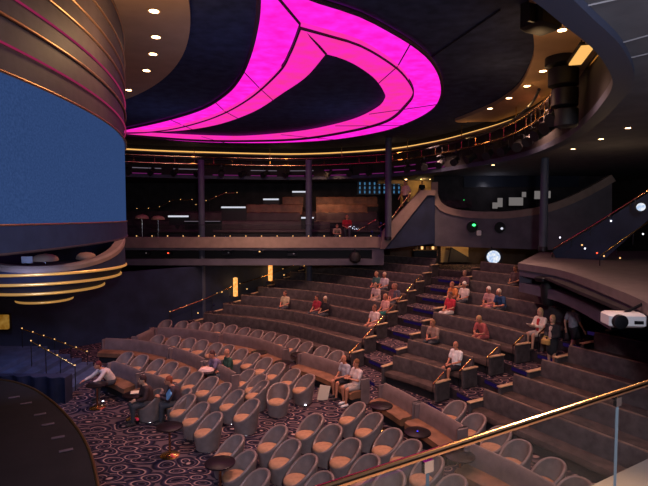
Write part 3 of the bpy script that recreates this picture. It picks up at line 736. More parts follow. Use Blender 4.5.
# ------------------------------------------------------------------ hanging bowl box with swooping rim
pc = WY(44, 267, 17.0); PC = V(pc.x, pc.y, 0)
t = thing('balcony_pod', 'round hanging balcony box ringed with gold bands below the screen', 'balcony box', PC)
def arc(r, z, n=64): return [V(r * math.cos(2 * PI * i / n), r * math.sin(2 * PI * i / n), z) for i in range(n)]
b = MB(); b.lathe([(2.60, 4.02), (2.50, 3.92), (2.38, 3.70), (2.0, 3.5), (1.82, 3.34), (1.3, 3.1), (.82, 2.92), (.3, 2.8), (0, 2.78)][::-1], n=56); b.build('bowl', M['navy_wall'], t, angle=60)
for r, z in ((2.60, 4.0), (2.42, 3.69), (1.86, 3.33), (.84, 2.90)):
    b = MB(); b.tube(arc(r, z), .043, 8, closed=True); b.build('gold_band', M['gold_ring'], t, angle=60)
va = math.atan2(-PC.y, -PC.x)           # direction from pod to the eye
def hrim(a):
    d = (a - va + PI) % (2 * PI) - PI; return 4.20 + 1.0 * min(1, abs(d) / 1.6) ** 2.0
n_ = 96; A = []; B = []; A2 = []; B2 = []
for i in range(n_ + 1):
    a = 2 * PI * i / n_; h = hrim(a); A.append(V(2.60 * math.cos(a), 2.60 * math.sin(a), 3.98)); B.append(V(2.56 * math.cos(a), 2.56 * math.sin(a), h))
    A2.append(V(2.3 * math.cos(a), 2.3 * math.sin(a), 3.98)); B2.append(V(2.3 * math.cos(a), 2.3 * math.sin(a), h))
b = MB(); b.wallstrip(A, B); b.wallstrip(A2[::-1], B2[::-1]); b.build('parapet', M['navy_wall'], t, angle=60)
b = MB(); P = []; fs = []
for i in range(n_ + 1):
    a = 2 * PI * i / n_; h = hrim(a)
    for r, dz in ((2.28, -.03), (2.28, .04), (2.54, .04), (2.60, -.03), (2.60, -.15), (2.5, -.15)): P.append((r * math.cos(a), r * math.sin(a), h + dz))
for i in range(n_):
    for k in range(6): fs.append((i * 6 + k, i * 6 + (k + 1) % 6, (i + 1) * 6 + (k + 1) % 6, (i + 1) * 6 + k))
b.add(P, fs); b.build('rim_cap', M['beige_cap'], t, angle=40)
b = MB(); b.lathe([(0, 3.93), (2.45, 3.93), (2.45, 3.98), (0, 3.98)], n=40); b.build('deck', M['carpet_dark'], t)
def mushroom(px, py, Y, zfloor, label, s=1.0):
    p = WY(px, py, Y); hgt = p.z - zfloor; t = thing('dome_lamp', label, 'lamp', (p.x, p.y, zfloor))
    b = MB(); b.lathe([(.34 * s, hgt - .10), (.36 * s, hgt - .06), (.32 * s, hgt + .04), (.20 * s, hgt + .11), (0, hgt + .14)], n=24); b.build('lamp_shade', M['cream'], t, angle=60)
    b = MB(); b.tube([(0, 0, .03), (0, 0, hgt - .08)], .025, 8); b.build('stem', M['chrome'], t)
    b = MB(); b.lathe([(.18, 0), (.18, .02), (.03, .04)], n=18); b.build('base', M['chrome'], t)
mushroom(45, 258, 16.0, 3.98, 'tan dome shaded lamp inside the hanging box', 1.1); mushroom(86, 256, 17.2, 3.98, 'tan dome shaded lamp at the inner side of the hanging box', .9)
p = WY(27, 259, 15.6); t = thing('till_screen', 'small pale screen in the hanging box beside the dome lamp', 'monitor', (p.x, p.y, 3.98))
b = MB(); b.box((0, 0, .38), (.34, .05, .22), bev=.01); b.build('display', M['white_plastic'], t); b = MB(); b.box((0, .03, .14), (.06, .06, .28)); b.build('stand', M['dark_metal'], t)
p = WY(52, 247, 17.0)
for i, x in enumerate((50, 57, 71)):
    q = WY(x, 246.5, 18.2); b = MB(); b.lathe([(.05, 0), (.06, .1), (.04, .14)], n=12); tag(b.build('pod_ceiling_lamp', M['amber_dot'], loc=q), ('amber lamp glowing inside the hanging box, ' + ORD[i] + ' along'), 'light', 'amber lamps in the hanging box')
# ------------------------------------------------------------------ far balcony
YB = 26.0
zc1, zc0 = WY(250, 237, YB).z, WY(250, 247.5, YB).z; zf0 = WY(250, 265, YB).z
xr = WY(384, 240, YB).x; xl = -15.5
def bowed(x): return YB - .0 - .25 * (1 - ((x + 5) / 9) ** 2)
xs = [xl + (xr - xl) * i / 30 for i in range(31)]
fr = [V(x, bowed(x), 0) for x in xs]
sh = lambda d: [p + V(0, d, 0) for p in fr]
b = MB(); b.strip_solid(sh(-.05), sh(.35), zc0, zc1); struct('balcony_ledge', b, M['beige_cap'])
b = MB(); b.strip_solid(sh(.10), sh(8), zc0 - .02, zc1 - .12); struct('floor_balcony', b, M['carpet_dark'])
zs_1, zs_0 = WY(250, 250, YB).z, WY(250, 259, YB).z
b = MB(); b.strip_solid(sh(.05), sh(.5), zs_1, zc0); struct('balcony_fascia', b, M['fascia'])
b = MB(); b.strip_solid(sh(.05), sh(.5), zf0, zs_0); struct('balcony_fascia', b, M['fascia'])
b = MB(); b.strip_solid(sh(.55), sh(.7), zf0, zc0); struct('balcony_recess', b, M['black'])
b = MB(); x0, x1 = WY(372, 255, YB).x, xr; b.box(((x0 + x1) / 2, bowed(x1) + .22, (zs_0 + zs_1) / 2), (x1 - x0, .34, zs_1 - zs_0)); struct('balcony_fascia', b, M['fascia'])
b = MB(); b.strip_solid(sh(.75), sh(8), zc0 - .3, zc0 - .2); struct('ceiling_balcony', b, M['dark_wall'])
for i, (x, y, mt) in enumerate(((167, 253.5, 'red_dot'), (227, 253, 'white_plastic'), (258, 252, 'amber_dot'), (145, 253.5, 'white_plastic'), (292, 254, 'white_plastic'))):
    q = WY(x, y, YB + .15); t = thing('slot_projector', 'small dark fixture in the balcony slot, ' + ORD[i] + ' of five', 'light fixture', q, 0, 'fixtures in the balcony slot')
    b = MB(); b.box((0, .05, 0), (.5, .3, .22), bev=.03); b.build('housing', M['dark_metal'], t); b = MB(); b.ellipsoid((.1, -.12, .03), .045, .03, .035, 8, 6); b.build('lens', M[mt], t)
t = thing('hanging_speaker', 'black round speaker cluster hung below the balcony slot', 'speaker', WY(355, 258, YB - .35))
b = MB(); b.lathe([(.1, -.25), (.28, -.15), (.30, .1), (.16, .3)], n=18); b.build('housing', M['black'], t); b = MB(); b.tube([(0, 0, .28), (0, .4, .45)], .04, 6); b.build('bracket', M['dark_metal'], t)
# glass rail with little lamps along the ledge
b = MB(); t = thing('balcony_balustrade', 'long glass balustrade with edge lamps on the far balcony ledge', 'balustrade')
b.strip_solid(sh(.12), sh(.135), zc1, zc1 + .62); b.build('glass_panel', M['glass_far'], t, smooth=False)
b = MB(); b.tube([p + V(0, .13, zc1 + .63) for p in fr], .018, 6); b.build('top_rail', M['dark_metal'], t, angle=60)
xx = 137
i = 0
while xx < 384:
    q = WY(xx, 234, YB - .12); b = MB(); b.ellipsoid((q.x, bowed(q.x) + .0, zc1 + .06), .030, .022, .028, 8, 6); b.build('edge_lamp', M['amber_dot'], t); xx += 15.6
# upper rows of the far balcony
def brow(k, px0, px1, mat):
    Y = 27.7 + 1.1 * k; zf = zc1 - .1 + .5 * k; X0, X1 = (px0 - 324) / F * Y, (px1 - 324) / F * Y
    return Y, zf, X0, X1
for k in range(4):
    Y, zf, X0, X1 = brow(k, 128, 384, None)
    b = MB(); b.box((-6.2, Y + (34 - Y) / 2 - .3, zf - .25), (18.8, 34 - Y + .6, .5)); struct('floor_balcony_tier', b, M['carpet_dark'], smooth=False)
M['brown_seat'] = noisy('brown leather seat', (.13, .058, .030), .55, scale=3, amount=.4)
M['black_seat'] = noisy('near black seat', (.035, .020, .022), .6, scale=3, amount=.3)
BR = [(0, 150, 200, 'black_seat', 'leftmost of the front balcony row'), (0, 213, 330, 'black_seat', 'in the middle of the front balcony row'), (0, 352, 380, 'black_seat', 'by the balcony stair in front'),
      (1, 172, 300, 'black_seat', 'second balcony row before the column'), (1, 316, 378, 'black_seat', 'second balcony row beyond the column'),
      (2, 245, 302, 'brown_seat', 'third balcony row before the column'), (2, 316, 368, 'brown_seat', 'third balcony row beyond the column'), (3, 282, 303, 'brown_seat', 'top balcony row before the column'), (3, 316, 378, 'brown_seat', 'top balcony row beyond the column')]
for (k, a, c, mt, l) in BR:
    Y, zf, X0, X1 = brow(k, a, c, mt); n_ = max(2, round((X1 - X0) / .62)) * 4 + 1
    pts = [(V(X0 + (X1 - X0) * i / (n_ - 1) - (X0 + X1) / 2, .62, 0), V(0, -1, 0)) for i in range(n_)]
    t = thing('balcony_bench', ('dark' if mt == 'black_seat' else 'brown') + ' leather bench, ' + l, 'bench', ((X0 + X1) / 2, Y, zf), 0, 'benches on the far balcony')
    b = MB(); b.sweep(pts, BACK, mod=lambda i: .62 if i % 4 == 0 else 1); b.build('backrest', M[mt], t, angle=35)
    b = MB(); b.sweep(pts, SEAT); b.build('seat', M[mt], t, angle=35)
    b = MB(); b.sweep(pts, BASE); b.build('plinth', M['bench_base'], t)
for i, (x0, x1, y, Y) in enumerate(((168, 189, 216.5, 28.0), (221, 246, 207.5, 29.0), (184, 221, 221.5, 27.6), (263, 279, 199.5, 30.4), (292, 307, 192, 31.4), (301, 314, 218, 27.9))):
    A, B = WY(x0, y, Y), WY(x1, y, Y); w = B.x - A.x
    t = thing('drink_ledge', 'dark drinks ledge with a white lit edge on the balcony, ' + ('beside the tan domes', 'below the brass rail', 'dimmest and lowest', 'before the brown seats', 'highest up', 'at the column foot')[i], 'ledge', ((A.x + B.x) / 2, Y, A.z), 0, 'lit drinks ledges on the far balcony')
    b = MB(); b.box((0, .15, 0.02), (w, .34, .05), bev=.01); b.build('shelf_board', M['dark_metal'], t)
    b = MB(); b.box((0, -.035, .01), (w * .97, .03, .09 if i != 2 else .03)); b.build('edge_light', M['white_bar'] if i != 2 else M['pale_strip'], t)
    b = MB(); b.box((0, .2, -.5), (w, .06, 1.0)); b.build('support_panel', M['black'], t)
handrail([WY(137, 209, 30), WY(157, 208.5, 30), WY(173, 200, 30), WY(192, 200, 30)], 'brass rail with amber lamps on the balcony by the screen', 4, .8, dots=6)
handrail([WY(196, 205, 30), WY(208, 200.5, 30), WY(225, 193, 30), WY(237, 193, 30)], 'brass rail with amber lamps on the balcony past the column', 4, .8, dots=5)
for x in (137, 147): pass
mushroom(142, 217, 27.3, zc1 - .1, 'tan dome shaded lamp on the balcony beside the screen', 1.0); mushroom(158, 218, 27.5, zc1 - .1, 'second tan dome shaded lamp on the balcony', 1.0)
# columns
def column(px, ytop, ybot, Y, r, label):
    A, B = WY(px, ytop, Y), WY(px, ybot, Y); t = thing('column', label, 'column', (B.x, Y, B.z)); h = A.z - B.z
    b = MB(); b.lathe([(r, 0), (r, h)], n=20); b.build('shaft', M['column'], t)
    b = MB(); b.lathe([(r * 1.12, 0), (r * 1.12, .15), (r, .18)], n=20); b.build('collar', M['dark_metal'], t)
    t['kind'] = 'structure'
column(203, 160, 327, 26.35, .165, 'slate column'); column(309, 160, 300, 26.98, .175, 'slate column'); column(388, 138, 240, 25.6, .17, 'slate column'); column(543, 138, 251, 19.6, .15, 'slate column')

# stair up from the balcony, blue side wall, beige cap
poly = [WY(x, y, YB) for x, y in ((384, 231), (419.5, 192.5), (434, 192.5), (434, 243.3), (384, 249))]
def xz_prism(b, pts, y0, y1, mi=0):
    n = len(pts); P = [V(p.x, y0, p.z) for p in pts] + [V(p.x, y1, p.z) for p in pts]
    b.add(P, [tuple(range(n)), tuple(range(2 * n - 1, n - 1, -1))] + [(i, n + i, n + (i + 1) % n, (i + 1) % n) for i in range(n)], mi)
b = MB(); xz_prism(b, poly, 25.80, 26.1); struct('wall_stair', b, M['navy_wall'], smooth=False)
cap = [WY(x, y, YB) for x, y in ((382, 231.5), (419.5, 190.5), (434, 190.5), (434, 195.5), (426, 195.5), (384, 248.5), (380, 248.5))]
b = MB(); xz_prism(b, cap, 25.68, 26.12); struct('trim_4', b, M['beige_cap'], smooth=False)
b = MB(); zl = WY(425, 200, YB).z
for i in range(11):
    f_ = i / 10; x = xr - .2 + 1.9 * f_; z = zc1 - .1 + (zl - zc1) * f_; b.box((x + .5, 27.1, (z + zc1 - .5) / 2), (1.2, 1.9, z - zc1 + .5))
b.box((6.3, 28.2, zl - .2), (2.8, 4.2, .4)); struct('floor_balcony_stair', b, M['carpet_dark'], smooth=False)
handrail([WY(389, 222, 26.3), WY(400, 207, 26.3), WY(410, 194, 26.3)], 'brass handrail with lamps up the balcony stair', 5, .7, dots=7)
handrail([WY(391, 231, 26.2), WY(400, 219, 26.2), WY(409, 206, 26.2)], 'lower brass kick rail with lamps up the balcony stair', 4, .3, dots=4)
for i, (x, y) in enumerate(((372, 222), (361, 229), (383, 225))):
    q = WY(x, y, 26.6); handrail([q + V(-.22, 0, -.12), q + V(.22, 0, .14)], ('short brass grab rail by the lower balcony stair, ' + ORD[i] + ' of three'), 2, .5)
for i, (x, y) in enumerate(((381, 223), (372, 231.5), (383, 231), (379, 236))):
    q = WY(x, y, 26.4); b = MB(); b.ellipsoid((0, 0, 0), .06, .05, .05, 8, 6); b.tube([(0, 0, 0), (0, 0, zc1 - .1 - q.z)], .012, 5); tag(b.build('balcony_step_lamp', M['purple'], loc=q), 'violet lamp at the balcony stair foot, ' + ORD[i] + ' of four', 'light', 'violet lamps at the balcony stair foot')
# blue bottle shelf and lit doorway behind the balcony stair
M['blue_grid'] = principled('backlit panel', (.01, .012, .02), .5)
p0, p1 = WY(357, 195, 32.6), WY(403, 180, 32.6)
t = thing('backlit_bottle_wall', 'dark bar back wall dotted with small blue lights', 'bar wall', ((p0.x + p1.x) / 2, 32.7, p0.z))
w, h = p1.x - p0.x, p1.z - p0.z
b = MB(); b.box((0, 0, h / 2), (w, .1, h)); b.build('back_panel', M['blue_grid'], t)
M['blue_spark'] = glow('blue spark', (.10, .32, .60), .45)
for r in range(3):
    for c_ in range(9):
        b = MB(); b.box((-w / 2 + (c_ + .6) * w / 9.4, -.07, h * (.2 + .28 * r)), (.09, .03, .17)); b.build('light_cell', M['blue_spark'], t)
b = MB(); x0, x1 = WY(401, 190, 31.6).x, WY(432, 190, 31.6).x; z0, z1 = zl - .2, WY(415, 177, 31.6).z; b.box(((x0 + x1) / 2, 31.8, (z0 + z1) / 2 + .1), (x1 - x0, .2, z1 - z0 + .2)); struct('wall_doorway', b, M['tan_wall'], smooth=False)
b = MB(); q0, q1 = WY(378, 184, 31.4), WY(402, 178, 31.4); b.box(((q0.x + q1.x) / 2, 31.5, (q0.z + q1.z) / 2), (q1.x - q0.x, .15, q1.z - q0.z)); struct('wall_doorway_head', b, M['tan_wall'], smooth=False)
for i, (x, y) in enumerate(((406, 179), (412, 178), (417, 177.5), (421, 178.5), (426, 177), (430, 178.5))):
    q = WY(x, y, 30.6); b = MB(); b.ellipsoid((0, 0, 0), .07, .07, .06, 8, 6); tag(b.build('pendant_bulb', M['warm_lamp'], loc=q), 'small warm bulb over the balcony doorway, ' + ORD[i] + ' of six', 'lamp', 'warm bulbs over the balcony doorway')
# ------------------------------------------------------------------ control booth with swooping parapet
pts_top = smooth_curve([(436.5, 182), (436.8, 195), (440.5, 203), (449, 208.5), (470, 212.3), (500, 213), (522, 211), (545, 207), (568, 199), (590, 188.5), (612, 176)] and
                       [V(436.5, 182, 0), V(436.8, 195, 0), V(440.5, 203, 0), V(449, 208.5, 0), V(470, 212.3, 0), V(500, 213, 0), V(522, 211, 0), V(545, 207, 0), V(568, 199, 0), V(590, 188.5, 0), V(612, 176, 0)], 6)
def YBo(px): return 26.0 - max(0, (px - 434)) * .0125
top = [WY(q.x, q.y, YBo(q.x)) for q in pts_top]
n_ = len(top); bot = [WY(433.5 + (612 - 433.5) * i / (n_ - 1), 246 + 6 * i / (n_ - 1), YBo(433.5 + (612 - 433.5) * i / (n_ - 1))) for i in range(n_)]
b = MB(); b.wallstrip(bot, top); bk = [p + V(0, .3, 0) for p in top]; bb = [p + V(0, .3, 0) for p in bot]; b.wallstrip(bk, bb); b.wallstrip(bb, bot); struct('wall_booth', b, M['booth_wall'])
b = MB(); P = []; fs = []
for i in range(n_):
    a = top[max(i - 1, 0)]; c_ = top[min(i + 1, n_ - 1)]; d = (c_ - a); nn = V(-d.z, 0, d.x).normalized()
    for (o1, y1) in ((-.28, -.07), (-.28, .0), (.05, .4), (.07, -.02)): P.append(top[i] + nn * o1 + V(0, y1, 0))
for i in range(n_ - 1):
    for k in range(4): fs.append((i * 4 + k, i * 4 + (k + 1) % 4, (i + 1) * 4 + (k + 1) % 4, (i + 1) * 4 + k))
b.add(P, fs); struct('trim_5', b, M['beige_cap'])
b = MB(); b.box((9.6, 27.4, 4.75), (7.6, 1.8, .2)); struct('floor_booth', b, M['carpet_dark'], smooth=False)
b = MB(); A, B = WY(433, 200, 28.3), WY(612, 160, 28.3); b.box(((A.x + B.x) / 2, 28.4, 6.3), (B.x - A.x, .2, 4.0)); struct('wall_booth_back', b, M['dark_wall'], smooth=False)
A, B = WY(464, 187, 28.1), WY(580, 167, 28.1); b = MB(); b.box(((A.x + B.x) / 2, 28.2, (A.z + B.z) / 2), (B.x - A.x, .08, B.z - A.z)); o = tag(b.build('window_1', M['dark_lens']), kind='structure')
A, B = WY(433, 177, 27.0), WY(446, 150, 27.0)
def porthole(px, py, r, lamp, label, lens_off):
    q = WY(px, py, YBo(px) - .07); t = thing('porthole', label, 'porthole', q)
    b = MB(); b.lathe([(r, -.01), (r * 1.12, .0), (r * 1.12, .04), (r, .06), (r, -.01)], n=28); o = b.build('bezel', M['fascia'], t); o.rotation_euler = (PI / 2, 0, 0)
    b = MB(); b.lathe([(0, .015), (r, .015), (r, .02), (0, .02)], n=28); o = b.build('dark_opening', M['black'], t); o.rotation_euler = (PI / 2, 0, 0)
    b = MB(); b.ellipsoid((lens_off[0], -.06, lens_off[1]), .085 if lamp == 'green_dot' else .07, .03, .06, 10, 6); b.build('lamp', M[lamp], t)
porthole(472, 227, .29, 'green_dot', 'round dark porthole with a green lamp in the booth front', (.08, .10)); porthole(499.5, 227.5, .28, 'white_bar', 'round dark porthole with a pale glint in the booth front', (.10, -.05))
q = WY(479, 233, 25.2); t = thing('booth_speaker', 'small grey speaker bracketed between the portholes', 'speaker', q)
b = MB(); b.box((0, 0, 0), (.2, .16, .26), bev=.03); b.build('housing', M['white_plastic'], t); b = MB(); b.tube([(0, .1, 0), (.25, .2, .1)], .02, 6); b.build('bracket', M['dark_metal'], t)
for i, (x, y, w, h) in enumerate(((500, 202.5, 5, 9), (495, 205.5, 5, 6), (516, 201.5, 14, 8), (524, 194.5, 4, 5), (538, 195, 7, 8), (548.5, 194.5, 4, 7))):
    q = WY(x, y, 26.4); sx, sz = w / 500 * 26.4, h / 500 * 26.4
    t = thing('control_monitor', 'pale lit monitor in the control booth, ' + ORD[i] + ' along the desk', 'monitor', q, 0, 'monitors in the control booth')
    b = MB(); b.box((0, 0, 0), (sx, .02, sz)); b.build('display', M['monitor'], t); b = MB(); b.box((0, .04, 0), (sx + .05, .05, sz + .05)); b.build('casing', M['black'], t)
    zd = 5.76 - q.z; b = MB(); b.box((0, .05, (zd - sz / 2) / 2), (.06, .04, abs(-sz / 2 - zd))); b.build('stand', M['black'], t)
A, B = WY(485, 212, 26.5), WY(556, 212, 26.5); b = MB(); b.box(((A.x + B.x) / 2, 26.6, 5.72), (B.x - A.x, .7, .08)); b.box(((A.x + B.x) / 2, 26.85, 5.1), (B.x - A.x - .2, .1, 1.3)); tag(b.build('control_desk', M['black']), 'long dark desk under the control booth monitors', 'desk')
q = WY(464, 201, 26.6); b = MB(); b.ellipsoid((0, 0, 0), .07, .05, .06, 8, 6); tag(b.build('exit_lamp', M['green_dot'], loc=q), 'tiny green lamp inside the dark booth opening', 'light')
# under the booth: back wall, bar, doorway
b = MB(); b.box((9.5, 30.2, 3.6), (11, .2, 1.6)); struct('wall_foyer', b, M['brown_wall'], smooth=False)
A, B = WY(441, 262, 29.6), WY(469, 247, 29.6); b = MB(); b.box(((A.x + B.x) / 2, 29.8, 3.7), (B.x - A.x, .2, 1.4)); struct('wall_foyer_panel', b, M['tan_wall'], smooth=False)
b = MB(); tri = [WY(x, y, 29.4) for x, y in ((448, 262), (468, 262), (468, 257), (451, 247))]; xz_prism(b, tri, 29.3, 29.5); struct('wall_foyer_stair', b, M['dark_wall'], smooth=False)
q = WY(427, 247.5, 27.4); t = thing('bar_counter', 'small bar counter under the booth with amber lit glasses', 'bar', (q.x - .1, 27.6, 2.78))
b = MB(); b.box((0, 0, .55), (1.3, .5, 1.1), bev=.03); b.build('counter_body', M['black'], t); b = MB(); b.box((0, 0, 1.12), (1.4, .6, .05)); b.build('counter_top', M['brass'], t)
for i in range(4):
    b = MB(); b.lathe([(.06, 0), (.07, .12), (.05, .22), (.02, .3)], n=12); tag(b.build('amber_bottle', M['amber_dot'] if i % 2 else M['tan_cap'], loc=(q.x - .55 + .3 * i, 27.5, 2.78 + 1.146)), 'glowing amber bottle on the small bar, ' + ORD[i] + ' of four', 'bottle', 'bottles on the small bar')
def glow_disc(px, py, Y, r, label, facing=None):  # glowing white disc of uncertain source; housing and bracket are added
    q = WY(px, py, Y); t = thing('glow_disc', label, 'spotlight', q)
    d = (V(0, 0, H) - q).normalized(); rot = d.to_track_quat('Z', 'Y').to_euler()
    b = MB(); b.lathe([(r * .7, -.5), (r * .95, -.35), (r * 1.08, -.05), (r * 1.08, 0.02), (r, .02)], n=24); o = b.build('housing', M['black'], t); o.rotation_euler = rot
    b = MB(); b.lathe([(0, .035), (r * .6, .03), (r, .01), (r, 0)], n=24); o2 = b.build('lens', M['disc_face'], t); o2.rotation_euler = rot
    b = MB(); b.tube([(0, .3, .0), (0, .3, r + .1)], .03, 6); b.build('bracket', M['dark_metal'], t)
glow_disc(493.5, 257, 24.5, .40, 'bright white round disc glowing under the booth'); glow_disc(641, 207, 16.0, .16, 'small bright white disc by the near stair rail')
# ------------------------------------------------------------------ near-side balcony with ledge, fascia, stair
zr = 4.1
fe = smooth_curve([W(518, 263, zr), W(560, 270, zr), W(610, 287, zr), W(648, 303.5, zr), W(720, 345, zr)], 10)
be = [W(540, 252, zr), V(13.5, 23.8, zr), V(19, 22, zr), V(19, 8, zr)]
poly = [(p.x, p.y) for p in fe][::-1]; ar = be
P = [(p.x, p.y) for p in fe] + [(19, fe[-1].y), (19, 24.2), (be[0].x, be[0].y)]
b = MB(); b.prism(P, zr - .22, zr); struct('balcony_ledge_near', b, M['ledge_grey'], smooth=False)
cut = W(613, 288, zr).y
sf = lambda d: [p + V(d, d * .3, 0) for p in fe]
sfc = lambda d: [p + V(d, d * .3, 0) for p in fe if p.y > cut]
end = [W(518, 263, zr), W(540, 252, zr)]
b = MB(); b.strip_solid(sf(.06), sf(.5), zr - .44, zr - .2); struct('balcony_fascia_near', b, M['fascia'])
b = MB(); b.strip_solid(sfc(.06), sfc(.5), 3.10, 3.40); struct('balcony_fascia_near', b, M['fascia'])
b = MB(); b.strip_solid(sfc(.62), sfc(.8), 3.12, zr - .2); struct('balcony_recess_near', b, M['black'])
d = (end[1] - end[0]); b = MB(); b.strip_solid([end[0] + V(.06, .02, 0), end[1]], [end[0] + V(.6, .1, 0), end[1] + V(.5, 0, 0)], 3.1, zr - .2); struct('balcony_fascia_near', b, M['fascia'])
b = MB(); b.prism([(fe[0].x + .5, fe[0].y), (fe[-1].x + .6, fe[-1].y), (19, fe[-1].y), (19, 23), (11, 23)], 3.72, 3.80); struct('ceiling_balcony_near', b, M['dark_wall'], smooth=False)
q = W(548, 279, 3.7); t = thing('moving_light', 'black moving light hung from the near balcony slot', 'spotlight', (q.x, q.y, q.z))
b = MB(); b.box((0, 0, 0), (.75, .4, .16), .3, bev=.04); b.build('yoke', M['dark_metal'], t); b = MB(); b.lathe([(.14, -.85), (.2, -.7), (.22, -.2), (.14, -.08)], n=16); b.build('head', M['black'], t)
t_ = WY(623, 319, 9.4); t = thing('video_projector', 'white video projector with a round lens under the near balcony', 'projector', t_)
b = MB(); b.box((0, 0, 0), (.66, .42, .26), -.12, bev=.04); b.build('casing', M['white_plastic'], t); b = MB(); b.lathe([(.13, -.04), (.13, .05), (.10, .06)], n=20); o = b.build('lens_barrel', M['dark_metal'], t); o.location = (-.2, -.24, 0); o.rotation_euler = (PI / 2, 0, 0)
b = MB(); b.lathe([(0, .05), (.09, .045), (.1, .03)], n=18); l = b.build('lens_glass', M['dark_lens'], o); b = MB(); b.box((.16, -.235, -.02), (.16, .02, .06)); b.build('vent_panel', M['dark_metal'], t); b = MB(); b.tube([(0, 0, .1), (.45, .15, .26)], .03, 8); b.build('mount_pole', M['dark_metal'], t)
# stair parapet going up to the right with double rails
yS = 19.0
sp = [WY(x, y, yy) for x, y, yy in ((553, 249, 19.6), (600, 221, 18.6), (652, 188, 17.4))]; sl = [WY(x, y, yy) for x, y, yy in ((556, 258, 19.6), (600, 262, 18.6), (652, 215, 17.4))]
b = MB(); b.wallstrip([p + V(0, 0, -.05) for p in sl], [p + V(0, 0, -.1) for p in sp]); b.wallstrip([p + V(0.05, .12, -.1) for p in sp], [p + V(.05, .12, -.05) for p in sl]); struct('wall_near_stair', b, M['navy_wall'], smooth=False)
hr = handrail(sp, 'copper handrail rising up the near stair', 6, .35, M['copper'], dots=0, r=.03)
handrail([p + V(.12, .35, -.22) for p in sp], 'lower brass rail parallel to the near stair handrail', 6, .25, M['brass'], r=.02)
handrail([WY(x, y, 16.4) for x, y in ((600, 256), (625, 238), (650, 221))], 'brass rail over the dark near stair steps', 4, .4, M['brass'], r=.02)
for i, (x, y, mt) in enumerate(((560, 237.5, 'white_dot'), (611, 221, 'white_dot'), (585, 248.5, 'white_dot'), (597, 253, 'red_dot'), (617, 240, 'neon'), (624, 229, 'neon'), (643, 234, 'white_dot'), (582, 245, 'amber_dot'), (604, 256, 'amber_dot'), (620, 258, 'amber_dot'))):
    q = WY(x, y, 18.3) - hr.location; b = MB(); b.ellipsoid((0, 0, 0), .030, .03, .030, 8, 6); b.build('marker_lamp', M[mt], hr, loc=q)
# ------------------------------------------------------------------ hanging speaker stack and gear at the dome edge
q = WY(562, 45, 12.4); t = thing('speaker_array', 'tall hanging black speaker column beside the dome edge', 'speaker', q)
zt0 = WY(560, 47, 12.4).z - q.z; zb1 = WY(566, 128, 12.4).z - q.z
hh = (zt0 - zb1) / 4
for i in range(4):
    b = MB(); zz = zt0 - hh * (i + .5); b.lathe([(.30 - .03 * i, -hh * .47), (.38 - .035 * i, -hh * .40), (.38 - .035 * i, hh * .40), (.30 - .03 * i, hh * .47)], (.05 * i, 0, zz), 20); b.build('speaker_box', M['black'] if i % 2 else M['dark_metal'], t)
b = MB(); b.box((0, 0, zt0 + .22), (1.5, .5, .26), .2, bev=.06); b.build('fly_frame', M['dark_metal'], t); b = MB(); b.tube([(0, 0, zt0 + .3), (0, 0, ZD - q.z)], .05, 8); b.build('hanger', M['dark_metal'], t)
q = WY(541, 14, 9.6); t = thing('hanging_speaker_box', 'black angular speaker box hung at the dome rim', 'speaker', q)
b = MB(); b.box((0, 0, 0), (.62, .5, .62), .5, bev=.06); b.build('cabinet', M['black'], t); b = MB(); b.box((-.22, -.24, 0), (.32, .05, .5), .5); b.build('grille', M['dark_metal'], t); b = MB(); b.tube([(0, 0, .3), (0, 0, ZD - q.z)], .03, 6); b.build('hanger', M['dark_metal'], t)
for i, (x, y) in enumerate(((588, 74), (592, 92))):
    q = WY(x, y, 13.0 + .3 * i); dup(fx0, q, .6 * i, 'black stage spotlight beside the hanging speaker column, ' + ('upper' if i == 0 else 'lower') + ' of two', 'stage spotlights by the speaker column')
A, B = W(575, 64, ZD - .45), W(588, 46, ZD - .45)
t = thing('cove_light_panel', 'glowing gold cove panel behind the hanging black speaker column', 'cove light', (A + B) / 2)
dd = (B - A); an = math.atan2(dd.y, dd.x)
b = MB(); b.box((0, 0, 0), (dd.length, .26, .05), an); b.build('diffuser', M['cove'], t); b = MB(); b.box((0, 0, .05), (dd.length + .1, .34, .06), an); b.build('tray', M['bulkhead'], t); b = MB(); b.tube([(0, 0, .06), (0, 0, .45)], .02, 6); b.build('hanger', M['dark_metal'], t)
b = MB(); b.box((.30, .02, -.12), (dd.length, .05, .04), an); b.build('edge_strip', M['brass'], t)
# ------------------------------------------------------------------ our own balcony rail in front
zrail = H - 1.0
ra, rb = W(330, 486, zrail), W(648, 383, zrail); rd = (rb - ra).normalized(); rn = V(-rd.y, rd.x, 0)
R0, R1 = ra - rd * 3.0, rb + rd * 4.0
zfl = 3.7
t = thing('glass_balustrade', 'clear glass balustrade under a copper handrail closest to the viewer', 'balustrade', ra)
b = MB(); b.tube([R0 - ra, ra - ra, rb - ra, R1 - ra], .0175, 14); b.build('handrail', M['copper'], t, angle=60)
def along(px):
    d = ray(px, 430); k = d.x / d.y; s = (k * ra.y - ra.x) / (rd.x - k * rd.y); return s
s1, s2 = along(428), along(616.5); step = s2 - s1
for j in (-1, 0, 1, 2):
    a = s1 + step * (j - 1) + .004; c_ = s1 + step * j - .004
    m_ = (a + c_) / 2; ctr = rd * m_; b = MB(); an = math.atan2(rd.y, rd.x)
    L = c_ - a; z0, z1 = zfl - zrail + .05, -.03
    b.box((ctr.x, ctr.y, (z0 + z1) / 2), (L, .012, z1 - z0), an)
    b.mi = [1 if i_ in (4, 5) else 0 for i_ in range(6)]
    b.build('glass_panel', [M['glass'], M['glass_edge']], t, smooth=False)
for s in (s1, s2):
    b = MB(); c_ = rd * s; b.box((c_.x, c_.y, -.05), (.05, .02, .05), math.atan2(rd.y, rd.x)); b.build('clamp', M['chrome'], t)
